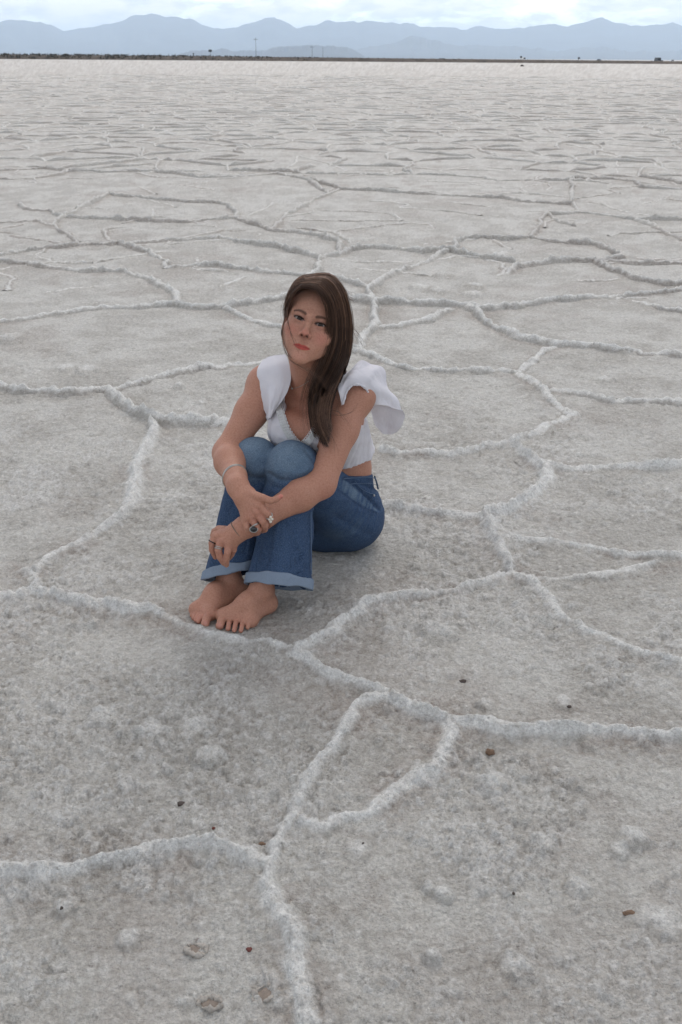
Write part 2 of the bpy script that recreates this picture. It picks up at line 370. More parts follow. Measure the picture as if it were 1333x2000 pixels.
    for (px, py, s, h) in K:
        c = on_ground(px, py)
        m = np.nonzero((np.abs(x - c[0]) < 3 * s) & (np.abs(y - c[1]) < 3 * s))[0]
        dd = np.hypot(x[m] - c[0], y[m] - c[1]) * (1 + .5 * fbm(x[m] * 25, y[m] * 25, 171, 2))
        q = np.clip(1 - (dd / s) ** 2, 0, 1)
        z[m] += h * q ** .8 * (1 + .5 * fbm(x[m] * 60, y[m] * 60, 172, 2)); rid_n[m] = np.maximum(rid_n[m], .68 * q)
    # the sitter has pressed the crust flat under seat and feet
    for (cx, cy, s) in ((-.03, 2.72, .20), (-.25, 2.30, .09), (-.33, 2.33, .07)):
        q = sstep(1.25, .75, np.hypot(x - cx, y - cy) / s); z = z * (1 - q) + q * np.minimum(z, .002)
    V = np.stack([x, y, z], 1)
    i = np.arange(nr - 1)[:, None] * na + np.arange(na - 1)[None, :]
    F = np.stack([i, i + 1, i + na + 1, i + na], -1).reshape(-1, 4)
    me = mesh_from('salt_flat', V, F)
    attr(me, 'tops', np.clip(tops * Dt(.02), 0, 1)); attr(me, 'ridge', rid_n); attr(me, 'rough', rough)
    # tone of the crust itself: white bloom, grey damp plates, brown-pink silt and painted shade beside some ridges
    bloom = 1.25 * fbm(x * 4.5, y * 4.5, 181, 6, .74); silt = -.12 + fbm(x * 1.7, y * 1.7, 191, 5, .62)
    silt_shade_m = sstep(.10, .42, silt) * 0.55 + sstep(.0, .28, fbm(x * 7, y * 7, 201, 4, .6)) * np.exp(-(np.where(wv > .5, d2, d1) / .06) ** 2) * 1.3
    attr(me, 'bloom', bloom + .5); attr(me, 'silt', np.clip(silt_shade_m + .50 * sstep(6, 40, r), 0, 1))
    m = Mat('salt_crust', .78, .35)
    P = m.obj()
    fine = m.noise(60, 5, .65); mid = m.noise(9, 5, .6); grain = m.noise(260, 4, .7)
    base = m.ramp(m.math('ADD', m.math('MULTIPLY', m.attr('bloom'), .75), m.math('MULTIPLY', mid, .25)),
                  [(.12, (.450, .420, .376)), (.47, (.515, .485, .440)), (.85, (.585, .558, .512))])
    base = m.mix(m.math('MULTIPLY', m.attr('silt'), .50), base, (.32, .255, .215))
    base = m.mix(m.ramp(fine, [(.42, 0.0), (.72, .55)]), base, (.72, .70, .66))
    base = m.mix(m.ramp(m.attr('ridge'), [(.30, 0.0), (.80, .88)]), base, (.86, .84, .80))
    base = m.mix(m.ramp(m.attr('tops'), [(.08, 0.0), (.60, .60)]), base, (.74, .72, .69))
    specks = m.ramp(m.noise(34, 3, .5), [(.71, 0.0), (.78, .6)])
    base = m.mix(specks, base, (.16, .12, .10))
    m.color(base)
    dirt = m.ramp(m.noise(75, 4, .6), [(.26, .45), (.36, 0.0)])
    base = m.mix(dirt, base, (.20, .175, .155))
    grit = m.noise(150, 3, .75); grit2 = m.noise(52, 4, .7)
    base = m.mix(1.0, base, m.ramp(grit, [(.28, (.76, .74, .72)), (.5, (1.0, .995, .985)), (.72, (1.24, 1.235, 1.22))]), 'MULTIPLY')
    base = m.mix(1.0, base, m.ramp(grit2, [(.30, (.84, .82, .80)), (.5, (1.0, 1.0, 1.0)), (.70, (1.14, 1.14, 1.14))]), 'MULTIPLY'); m.color(base)
    m.bump(m.math('ADD', grain, m.math('MULTIPLY', m.math('ADD', fine, m.math('ADD', m.noise(28, 5, .6), m.math('MULTIPLY', m.noise(11, 4, .6), 1.6))), 2.0)), 1.0, .0090)
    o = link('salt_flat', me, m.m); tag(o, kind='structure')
    ridge_strips(o, m.m)
    return o
ground = build_ground()

# ------------------------------------------------------------------ far ranges
def mountain(name, pts, dist, depth, seed, col, label):
    """pts: skyline seen in the photograph; built as a range 'depth' metres thick with spurs and gullies"""
    xs = np.array([p[0] for p in pts], float); ys = np.array([p[1] for p in pts], float)
    n = 520; px = np.linspace(xs[0], xs[-1], n); py = np.interp(px, xs, ys)
    crest = np.array([at_depth(a, b, dist) for a, b in zip(px, py)])
    crest[:, 2] += fbm(px * .05, px * 0 + seed, seed, 4) * dist * .0022
    crest[:, 2] = np.maximum(crest[:, 2], 1.0)
    rows = 25; V = []
    for j in range(rows):
        t = j / (rows - 1) * 2 - 1                      # -1 foot towards us .. +1 foot behind
        sp = fbm(crest[:, 0] / depth * 5.5 + .6 * t, crest[:, 0] * 0 + t * 1.5 + seed, seed + 3, 5, .55)
        prof = np.clip(1 - abs(t) ** .85, 0, 1)
        hh = crest[:, 2] * prof * np.clip(1 + sp * 1.1 * np.sqrt(np.clip(abs(t), 0, 1)) * (abs(t) > .02), .05, 1.0) 
        yy = crest[:, 1] + t * depth
        V.append(np.stack([crest[:, 0] * (yy / crest[:, 1]), yy, hh - (3.0 if abs(t) > .99 else 0)], 1))
    V = np.concatenate(V)
    i = np.arange(rows - 1)[:, None] * n + np.arange(n - 1)[None, :]
    F = np.stack([i, i + 1, i + n + 1, i + n], -1).reshape(-1, 4)
    m = Mat(name + '_rock', .9, .1)
    m.color(m.ramp(m.noise(.002, 8, .6), [(.3, tuple(v * .75 for v in col)), (.7, tuple(v * 1.25 for v in col))]))
    o = link(name, mesh_from(name, V, F), m.m); tag(o, label, None, None, 'structure'); return o
FAR0 = [(-900,60),(-600,40),(-300,52),(-120,50),(0,43),(40,41),(75,44),(100,50),(125,57),(150,53),(200,50),(235,42),(265,34),(295,30),(330,37),(370,39),(395,48),(420,57),(460,52),(500,42),(532,36),(560,46),(580,55),(610,48),(640,43),(692,43),(755,46),(790,45),(820,52),(850,54),(885,51),(910,57),(935,52),(965,54),(980,58),(1000,53),(1020,53),(1060,48),(1085,46),(1110,50),(1140,45),(1175,38),(1205,45),(1235,52),(1265,49),(1290,49),(1313,43),(1333,48),(1450,40),(1700,58),(2000,44),(2300,60)]
FAR = [(x, 50 + (y - 50) * 1.22) for x, y in FAR0]
mountain('mountain_range', FAR, 17000, 3600, 5, (.075, .085, .11), 'pale blue mountain range along the horizon')
mountain('foothills', [(560,112),(620,104),(690,100),(740,88),(775,82),(805,70),(830,74),(870,84),(905,88),(960,92),(1010,90),(1080,98),(1160,92),(1240,100),(1333,96),(1500,112)], 12500, 1500, 9, (.085, .09, .105), 'hazy foothill spur in front of the mountain range')
mountain('low_hills', [(330,110),(365,103),(395,97),(432,95),(452,100),(475,100),(520,96),(560,91),(605,88),(640,90),(668,92),(690,98),(712,110)], 9000, 650, 12, (.08, .085, .10), 'small dark blue hills low on the horizon')
# ------------------------------------------------------------------ signed-distance modelling kit (for body, jeans, blouse, hair)
def A(x, y, Y): return at_depth(x, y, Y)
def nrm(v): v = np.asarray(v, float); return v / np.linalg.norm(v)
class Field:
    def __init__(s, xs, ys, zs):
        s.c = [np.asarray(a, np.float32) for a in (xs, ys, zs)]
        s.f = np.full([len(a) for a in s.c], 1.0, np.float32)
    def box(s, lo, hi, pad):
        sl = []
        for i in range(3):
            a = np.searchsorted(s.c[i], lo[i] - pad); b = np.searchsorted(s.c[i], hi[i] + pad)
            if b <= a: return None
            sl.append(slice(a, b))
        return tuple(sl)
    def coords(s, sl):
        return (s.c[0][sl[0]][:, None, None], s.c[1][sl[1]][None, :, None], s.c[2][sl[2]][None, None, :])
    def apply(s, sl, d, k, op):
        f = s.f[sl]; d = d.astype(np.float32)
        if op == 'sub': d = -d
        if op == 'add':
            if k > 0: h = np.clip(.5 + .5 * (f - d) / k, 0, 1); s.f[sl] = f + (d - f) * h - k * h * (1 - h)
            else: s.f[sl] = np.minimum(f, d)
        else:
            if k > 0: h = np.clip(.5 - .5 * (f - d) / k, 0, 1); s.f[sl] = f + (d - f) * h + k * h * (1 - h)
            else: s.f[sl] = np.maximum(f, d)
    def cone(s, a, b, ra, rb, k=.012, op='add', flat=None, fs=1.0):
        """tapered limb a->b; flat: direction in which the section is squeezed to fs"""
        a = np.asarray(a, float); b = np.asarray(b, float); R = max(ra, rb) * max(1, 1 / fs if fs > 1 else 1)
        sl = s.box(np.minimum(a, b) - R, np.maximum(a, b) + R, k + .006)
        if sl is None: return
        x, y, z = s.coords(sl); ab = b - a; L2 = float(ab @ ab) + 1e-12
        px, py, pz = x - a[0], y - a[1], z - a[2]
        t = np.clip((px * ab[0] + py * ab[1] + pz * ab[2]) / L2, 0, 1)
        qx, qy, qz = px - t * ab[0], py - t * ab[1], pz - t * ab[2]
        q2 = qx * qx + qy * qy + qz * qz
        if flat is not None:
            n = nrm(flat); qn = qx * n[0] + qy * n[1] + qz * n[2]; q2 = q2 + (1 / fs ** 2 - 1) * qn * qn
            sc = min(1.0, fs)
        else: sc = 1.0
        s.apply(sl, (np.sqrt(np.maximum(q2, 0)) - (ra + (rb - ra) * t)) * (sc ** .5), k, op)
    def chain(s, pts, k=.012, **kw):
        for (a, ra), (b, rb) in zip(pts[:-1], pts[1:]): s.cone(a, b, ra, rb, k, **kw)
    def ell(s, c, rad, axes=None, k=.012, op='add'):
        c = np.asarray(c, float); rad = np.asarray(rad, float); R = rad.max()
        if axes is None: axes = np.eye(3)
        ext = np.sqrt(((np.asarray(axes) * rad[:, None]) ** 2).sum(0))
        sl = s.box(c - ext, c + ext, k + .006)
        if sl is None: return
        x, y, z = s.coords(sl); px, py, pz = x - c[0], y - c[1], z - c[2]; k0 = 0; k1 = 0
        for i in range(3):
            q = px * axes[i][0] + py * axes[i][1] + pz * axes[i][2]; k0 = k0 + (q / rad[i]) ** 2; k1 = k1 + (q / rad[i] ** 2) ** 2
        k0 = np.sqrt(k0); k1 = np.sqrt(k1) + 1e-9
        s.apply(sl, k0 * (k0 - 1) / k1, k, op)
    def func(s, fn, lo, hi, k=0, op='sub'):
        sl = s.box(np.asarray(lo), np.asarray(hi), 0.0)
        if sl is None: return
        x, y, z = s.coords(sl); d = fn(x, y, z); s.apply(sl, np.broadcast_to(d, s.f[sl].shape), k, op)
    def mesh(s, smooth=1):
        f = s.f; ins = f < 0; n = np.array(f.shape)
        a = [slice(0, -1), slice(1, None)]
        corners = [(i, j, k) for i in (0, 1) for j in (0, 1) for k in (0, 1)]
        anyi = np.zeros(n - 1, bool); alli = np.ones(n - 1, bool)
        for i, j, k in corners:
            v = ins[a[i], a[j], a[k]]; anyi |= v; alli &= v
        cell = np.argwhere(anyi & ~alli); N = len(cell); del anyi, alli
        cv = np.stack([f[cell[:, 0] + i, cell[:, 1] + j, cell[:, 2] + k] for i, j, k in corners], 1)
        acc = np.zeros((N, 3)); cnt = np.zeros(N)
        for p in range(8):
            for q in range(p + 1, 8):
                if bin(p ^ q).count('1') != 1: continue
                m = (cv[:, p] < 0) != (cv[:, q] < 0); t = np.where(m, cv[:, p] / (cv[:, p] - cv[:, q] + 1e-12 * (cv[:, p] == cv[:, q])), 0)
                cp = np.array(corners[p], float); cq = np.array(corners[q], float)
                acc += m[:, None] * (cp + t[:, None] * (cq - cp)); cnt += m
        loc = acc / cnt[:, None]
        V = np.empty((N, 3))
        for i in range(3):
            c = s.c[i].astype(float); V[:, i] = c[cell[:, i]] + loc[:, i] * (c[cell[:, i] + 1] - c[cell[:, i]])
        idx = np.full(n - 1, -1, np.int32); idx[tuple(cell.T)] = np.arange(N)
        F = []
        for ax in range(3):
            o = [i for i in range(3) if i != ax]
            lo = [slice(None)] * 3; hi = [slice(None)] * 3; lo[ax] = slice(0, -1); hi[ax] = slice(1, None)
            e = np.argwhere(ins[tuple(lo)] != ins[tuple(hi)])
            ok = (e[:, o[0]] > 0) & (e[:, o[1]] > 0) & (e[:, o[0]] < n[o[0]] - 1) & (e[:, o[1]] < n[o[1]] - 1); e = e[ok]
            def nb(d0, d1):
                q = e.copy(); q[:, o[0]] -= d0; q[:, o[1]] -= d1; return idx[tuple(q.T)]
            quad = np.stack([nb(1, 1), nb(0, 1), nb(0, 0), nb(1, 0)], 1)
            flip = ins[tuple(e.T)]
            if ax == 1: flip = ~flip
            quad[~flip] = quad[~flip][:, ::-1]
            F.append(quad)
        F = np.concatenate(F); F = F[(F >= 0).all(1)]
        for _ in range(smooth): V = relax(V, F)
        return V, F
def relax(V, F, w=.5):
    n = len(V); acc = np.zeros((n, 3)); cnt = np.zeros(n)
    for i in range(4):
        for j in (1, 3):
            a = F[:, i]; b = F[:, (i + j) % 4]
            for c in range(3): acc[:, c] += np.bincount(a, V[b, c], n)
            cnt += np.bincount(a, minlength=n)
    return V * (1 - w) + w * acc / np.maximum(cnt, 1)[:, None]
def normals(V, F):
    fn = np.cross(V[F[:, 2]] - V[F[:, 0]], V[F[:, 3]] - V[F[:, 1]]); N = np.zeros_like(V)
    for i in range(4):
        for c in range(3): N[:, c] += np.bincount(F[:, i], fn[:, c], len(V))
    return N / (np.linalg.norm(N, axis=1)[:, None] + 1e-12)
def seg(*parts):
    """axis samples: (start, end, step) pieces"""
    return np.concatenate([np.arange(a, b - 1e-6, h) for a, b, h in parts])
def fbm3(V, f, seed, octv=3, gain=.5):
    return (fbm(V[:, 0] * f, V[:, 1] * f, seed, octv, gain) + fbm(V[:, 1] * f, V[:, 2] * f, seed + 31, octv, gain) + fbm(V[:, 2] * f, V[:, 0] * f, seed + 62, octv, gain)) / 1.7
def near_seg(V, a, b):
    a = np.asarray(a); b = np.asarray(b); ab = b - a; t = np.clip((V - a) @ ab / (ab @ ab), 0, 1)
    return np.linalg.norm(V - a - t[:, None] * ab, axis=1), t
def catmull(pts, n):
    P = np.asarray(pts, float); P = np.vstack([2 * P[0] - P[1], P, 2 * P[-1] - P[-2]]); m = len(P) - 3
    u = np.linspace(0, m - 1e-9, n); i = u.astype(int); t = (u - i)[:, None]
    p0, p1, p2, p3 = P[i], P[i + 1], P[i + 2], P[i + 3]
    return .5 * (2 * p1 + (p2 - p0) * t + (2 * p0 - 5 * p1 + 4 * p2 - p3) * t * t + (3 * p1 - p0 - 3 * p2 + p3) * t ** 3)
def tubes(curves, radii, sides=4, closed=False, flat=1.0):
    """one mesh of tapered tubes; curves: list of (n,3) arrays, radii: list of scalars or arrays"""
    VS, FS = [], []; base = 0
    for c, r in zip(curves, radii):
        n = len(c); r = np.broadcast_to(np.asarray(r, float), n)
        t = np.gradient(c, axis=0) if not closed else np.roll(c, -1, 0) - np.roll(c, 1, 0)
        t /= np.linalg.norm(t, axis=1)[:, None] + 1e-12
        ref = np.array([.31, .22, .92]) if abs(t[0] @ np.array([.31, .22, .92])) < .9 else np.array([1., 0, 0])
        u = np.cross(t, ref); u /= np.linalg.norm(u, axis=1)[:, None] + 1e-12; v = np.cross(t, u)
        ang = np.arange(sides) / sides * 2 * math.pi
        ring = c[:, None, :] + r[:, None, None] * (np.cos(ang)[None, :, None] * u[:, None, :] + flat * np.sin(ang)[None, :, None] * v[:, None, :])
        VS.append(ring.reshape(-1, 3))
        i = np.arange(n if closed else n - 1)[:, None]; k = np.arange(sides)[None, :]; k2 = (k + 1) % sides; i2 = (i + 1) % n
        FS.append(np.stack([base + i * sides + k, base + i * sides + k2, base + i2 * sides + k2, base + i2 * sides + k], -1).reshape(-1, 4))
        base += n * sides
    return np.concatenate(VS), np.concatenate(FS)

# ------------------------------------------------------------------ the sitter: joints
Ey = A(605, 628, 2.455)
vd = nrm(ray(603, 632))
tl = math.radians(16.5)
up0 = _U * math.cos(tl) + _R * math.sin(tl)
hy_ = -vd
def rot(v, ax, a):
    ax = nrm(ax); return v * math.cos(a) + np.cross(ax, v) * math.sin(a) + ax * (ax @ v) * (1 - math.cos(a))
hx = nrm(np.cross(hy_, up0)); hz = np.cross(hx, hy_)
YAW, NOD = math.radians(-6), math.radians(5)            # turned a little to screen left
hy_, hx = rot(hy_, hz, YAW), rot(hx, hz, YAW)
hy_, hz = rot(hy_, hx, NOD), rot(hz, hx, NOD)
HA = np.stack([hx, hy_, hz]); HO = Ey - hy_ * .078
def Hd(x, y, z): return HO + x * hx + y * hy_ + z * hz     # head space: x her left, y forward, z up
def to_head(V): return (V - HO) @ HA.T

SHR, SHL = A(522, 752, 2.665), A(694, 772, 2.615)
ELR, WRR = A(444, 885, 2.53), A(465, 950, 2.325)
ELL, WRL = A(628, 945, 2.425), A(478, 1030, 2.30)
NECK = A(617, 752, 2.625)
PELV = np.array([-.045, 2.765, .125])
WAIST = A(655, 912, 2.725); CHEST = A(620, 812, 2.665)
fac = nrm([-.35, -.93, .0])                                # chest facing
HIPL, HIPR = A(684, 1008, 2.72), np.array([-.13, 2.80, .11])
KNL, KNR = A(571, 912, 2.47), A(499, 903, 2.515)
ANL, ANR = A(512, 1150, 2.335), A(448, 1128, 2.415)

def torso(F, g=0.0):
    side = nrm(np.cross(fac, [0, 0, 1]))
    F.cone(PELV, WAIST, .135 + g, .102 + g, .04, flat=fac, fs=.80)
    F.cone(WAIST, CHEST, .102 + g, .124 + g, .04, flat=fac, fs=.74)
    F.cone(CHEST, A(612, 765, 2.67), .130 + g, .085 + g, .04, flat=fac, fs=.70)
    F.cone(A(600, 762, 2.66), SHR, .055 + g, .047 + g, .035); F.cone(A(625, 765, 2.66), SHL, .055 + g, .047 + g, .035)
    F.ell(A(568, 838, 2.575), (.056 + g, .052 + g, .056 + g), None, .03); F.ell(A(618, 842, 2.560), (.056 + g, .052 + g, .056 + g), None, .03)

def hand_fingers(F, chains, k=.004):
    for ch in chains:
        pts = [(A(*p[:3]), p[3]) for p in ch]; F.chain(pts, k)

def build_body():
    F = Field(seg((-.44, -.17, .0025), (-.17, .03, .0021), (.03, .15, .0036)),
              seg((2.11, 2.42, .0025), (2.42, 2.58, .0021), (2.58, 2.94, .0042)),
              seg((-.004, .10, .0024), (.10, .22, .0040), (.22, .43, .0025), (.43, .62, .0034), (.62, .91, .0018)))
    # legs (under the jeans) and torso
    torso(F)
    for hp, kn, an in ((HIPL, KNL, ANL), (HIPR, KNR, ANR)):
        F.cone(hp, kn, .078, .050, .03); F.cone(kn, kn * .6 + an * .4, .046, .044, .03); F.cone(kn * .6 + an * .4, an, .044, .0265, .02)
    # neck and head
    F.cone(NECK, Hd(0, -.025, -.055), .062, .053, .030)
    F.cone(A(592, 757, 2.60), A(545, 745, 2.635), .012, .010, .03); F.cone(A(597, 757, 2.598), A(650, 768, 2.62), .012, .010, .03)   # collar bones
    F.ell(Hd(0, -.016, .036), (.070, .092, .074), HA, .02)
    F.ell(Hd(0, .022, -.018), (.0592, .058, .080), HA, .02)
    F.ell(Hd(0, .030, .040), (.0575, .052, .050), HA, .02)                       # forehead
    for s in (-1, 1):
        F.ell(Hd(s * .040, .043, -.027), (.0225, .0240, .021), HA, .018)         # cheek bone
        F.cone(Hd(s * .050, .006, -.046), Hd(s * .0115, .064, -.0935), .0165, .0135, .020)   # jaw
        F.ell(Hd(s * .0245, .056, -.052), (.0190, .0195, .026), HA, .018)           # cheek
        F.cone(Hd(s * .008, .079, .016), Hd(s * .046, .058, .019), .0065, .006, .014)  # brow bone
    F.ell(Hd(0, .0705, -.0955), (.0150, .0145, .0130), HA, .014)                   # chin
    F.ell(Hd(0, .066, -.066), (.025, .0175, .022), HA, .014)                     # mouth mound
    for s in (-1, 1): F.ell(Hd(s * .0285, .087, .001), (.0165, .0120, .0095), HA, .012, 'sub')    # eye sockets
    F.chain([(Hd(0, .078, .012), .0058), (Hd(0, .0885, -.010), .0062), (Hd(0, .0985, -.032), .0082)], .009)
    F.ell(Hd(0, .0990, -.0325), (.0098, .0095, .0082), HA, .006)
    for s in (-1, 1):
        F.ell(Hd(s * .0114, .0885, -.0370), (.0068, .0090, .0066), HA, .006)
        F.ell(Hd(s * .0066, .0985, -.0405), (.0036, .0050, .0040), HA, .002, 'sub')
        F.ell(Hd(s * .0285, .0655, .0005), (.0150, .0150, .0135), HA, .005)        # closed lids over the ball
        a, b = .0140, .0036; Rr = (a * a + b * b) / (2 * b); cc = Rr - b
        c = Hd(s * .0285, .0655, 0)
        def slit(x, y, z, s=s):
            px, py, pz = x - HO[0], y - HO[1], z - HO[2]
            X = px * hx[0] + py * hx[1] + pz * hx[2] - s * .0285; Yh = px * hy_[0] + py * hy_[1] + pz * hy_[2]; Z = px * hz[0] + py * hz[1] + pz * hz[2] + .0012 * X / .014 * -s
            d = np.maximum(np.sqrt(X * X + (Z - cc) ** 2) - Rr, np.sqrt(X * X + (Z + cc) ** 2) - Rr)
            return np.maximum(d, .066 - Yh)
        F.func(slit, c - .03, c + .03, .0012, 'sub')
        # ear
        F.ell(Hd(s * .0705, -.012, -.008), (.0070, .017, .029), HA, .004); F.ell(Hd(s * .0775, -.008, -.006), (.0040, .010, .017), HA, .003, 'sub')
    # lips
    F.chain([(Hd(-.0235, .0715, -.0665), .0030), (Hd(-.009, .0815, -.0628), .0040), (Hd(0, .0828, -.0636), .0036), (Hd(.009, .0815, -.0628), .0040), (Hd(.0235, .0715, -.0665), .0030)], .0035)
    F.chain([(Hd(-.021, .0720, -.0690), .0030), (Hd(-.007, .0805, -.0716), .0048), (Hd(.007, .0805, -.0716), .0048), (Hd(.021, .0720, -.0690), .0030)], .0035)
    F.chain([(Hd(-.024, .0790, -.0668), .0014), (Hd(0, .0905, -.0668), .0016), (Hd(.024, .0790, -.0668), .0014)], .002, op='sub')
    F.ell(Hd(0, .0855, -.052), (.0035, .004, .008), HA, .006, 'sub')             # philtrum
    # arms
    for sh, el, wr in ((SHR, ELR, WRR), (SHL, ELL, WRL)):
        m1 = sh * .6 + el * .4; m2 = el * .72 + wr * .28
        F.chain([(sh, .049), (m1, .044), (el, .0375)], .022); F.ell(sh, (.052, .052, .052), None, .03)
        F.chain([(el, .038), (m2, .0405), (el * .25 + wr * .75, .029), (wr, .0265)], .02)
    # right hand: clasps the left wrist, back of the hand to the camera
    F.chain([(WRR, .0260), (A(476, 972, 2.295), .0270)], .02)
    pal = A(480, 978, 2.295)
    for q, r in (((508, 988, 2.270), .0135), ((502, 1001, 2.266), .0135), ((491, 1009, 2.268), .0130), ((479, 1012, 2.273), .0122)): F.chain([(pal, .0200), (A(*q), r)], .011)
    F.chain([(A(488, 964, 2.30), .017), (A(505, 983, 2.28), .0130)], .014)
    hand_fingers(F, [
        [(508, 989, 2.268, .0118), (522, 1003, 2.258, .0094), (527, 1011, 2.263, .0092), (529, 1023, 2.285, .0080), (524, 1028, 2.318, .0070)],   # index
        [(503, 1002, 2.264, .0118), (514, 1018, 2.253, .0095), (518, 1026, 2.260, .0092), (518, 1034, 2.284, .0080), (512, 1037, 2.315, .0070)],   # middle
        [(491, 1010, 2.266, .0114), (501, 1028, 2.255, .0092), (505, 1034, 2.262, .0088), (504, 1040, 2.285, .0078), (498, 1042, 2.312, .0070)],   # ring
        [(479, 1013, 2.270, .0104), (483, 1030, 2.258, .0084), (487, 1037, 2.262, .0080), (490, 1043, 2.282, .0070), (486, 1044, 2.305, .0062)],   # little
        [(492, 967, 2.288, .0140), (514, 973, 2.270, .0105), (529, 978, 2.266, .0090), (540, 975, 2.266, .0078), (549, 969, 2.268, .0062)]], .0022)  # thumb
    # tendons
    for q in ((508, 989, 2.258), (502, 1002, 2.254), (491, 1010, 2.256), (480, 1013, 2.261)): F.cone(A(480, 975, 2.277), A(*q), .0030, .0045, .008)
    # left hand: hangs over the right shin, fingers down
    F.chain([(WRL, .0262), (A(463, 1040, 2.298), .0250)], .02)
    for q, r in (((424, 1047, 2.300), .0140), ((434, 1057, 2.288), .0142), ((447, 1061, 2.284), .0138), ((457, 1061, 2.288), .0122)): F.chain([(A(463, 1040, 2.298), .0215), (A(*q), r)], .012)
    hand_fingers(F, [
        [(422, 1046, 2.298, .0122), (415, 1060, 2.290, .0098), (415, 1074, 2.290, .0090), (421, 1088, 2.296, .0070)],      # index
        [(432, 1056, 2.285, .0120), (427, 1074, 2.272, .0098), (430, 1088, 2.272, .0090), (437, 1100, 2.280, .0070)],      # middle
        [(447, 1060, 2.281, .0118), (445, 1078, 2.268, .0096), (443, 1091, 2.270, .0088), (443, 1104, 2.278, .0068)],      # ring
        [(458, 1061, 2.287, .0104), (457, 1074, 2.284, .0082), (453, 1083, 2.292, .0074), (449, 1090, 2.304, .0062)],      # little
        [(440, 1036, 2.310, .0130), (428, 1034, 2.325, .0110), (420, 1038, 2.345, .0095), (416, 1046, 2.365, .0078)]], .0020)  # thumb, round the far side
    for q in ((423, 1046, 2.287), (433, 1057, 2.275), (446, 1061, 2.271)): F.cone(A(460, 1040, 2.279), A(*q), .0030, .0045, .008)
    # feet
    def foot(an, heel, ball_in, ball_out, toes, s):
        W = F_; k_ = np.searchsorted(W.c[2], .16); j_ = np.searchsorted(W.c[1], 2.6); F = Field(W.c[0], W.c[1][:j_], W.c[2][:k_])
        F.chain([(an + [0, 0, .0], .0265), (heel, .0245)], .02)
        mid = (ball_in + ball_out) / 2
        F.cone(an + np.array([0, 0, -.006]), mid * .62 + an * .38 + np.array([0, 0, .010]), .0265, .0235, .02)
        F.cone(mid * .55 + an * .45 + np.array([0, 0, .012]), ball_in, .0235, .0160, .022); F.cone(mid * .55 + an * .45 + np.array([0, 0, .004]), ball_out, .0235, .0140, .022)
        F.cone(heel, ball_out, .024, .014, .02); F.cone(heel, ball_in, .022, .015, .02); F.cone(ball_in, ball_out, .0155, .0140, .02)
        F.cone(an, (heel + mid) / 2, .025, .020, .02)
        for i, t in enumerate(toes):
            r = .0118 if i == 0 else .0074 - .0003 * i
            b = ball_in * (1 - i / 4) + ball_out * (i / 4); c = b * .35 + t * .65; c = c + [0, 0, .0035]
            F.chain([(b, r * 1.25), (c, r * .95), (t, r)], .0025)
        for sx in (-1, 1): F.ell(an + nrm(np.cross(mid - heel, [0, 0, 1])) * sx * .0235, (.0095, .0095, .0105), None, .012)
        F.cone(an, an + np.array([0, 0, .05]), .0265, .028, .02)
        o = W.f[:, :j_, :k_]; kk = .004; h = np.clip(.5 + .5 * (o - F.f) / kk, 0, 1); W.f[:, :j_, :k_] = o + (F.f - o) * h - kk * h * (1 - h)
    G = on_ground; F_ = F
    foot(ANL, G(522, 1178, .026), G(438, 1203, .018), G(490, 1212, .015),
         [G(430, 1222, .012), G(446, 1228, .010), G(458, 1231, .009), G(471, 1232, .008), G(484, 1226, .008)], 1)
    foot(ANR, G(470, 1155, .026), G(411, 1197, .018), G(384, 1190, .015),
         [G(401, 1218, .012), G(388, 1214, .010), G(383, 1211, .009), G(378, 1207, .008), G(375, 1202, .008)], -1)
    V, Q = F.mesh(1)
    return V, Q
BODY_V, BODY_F = build_body()

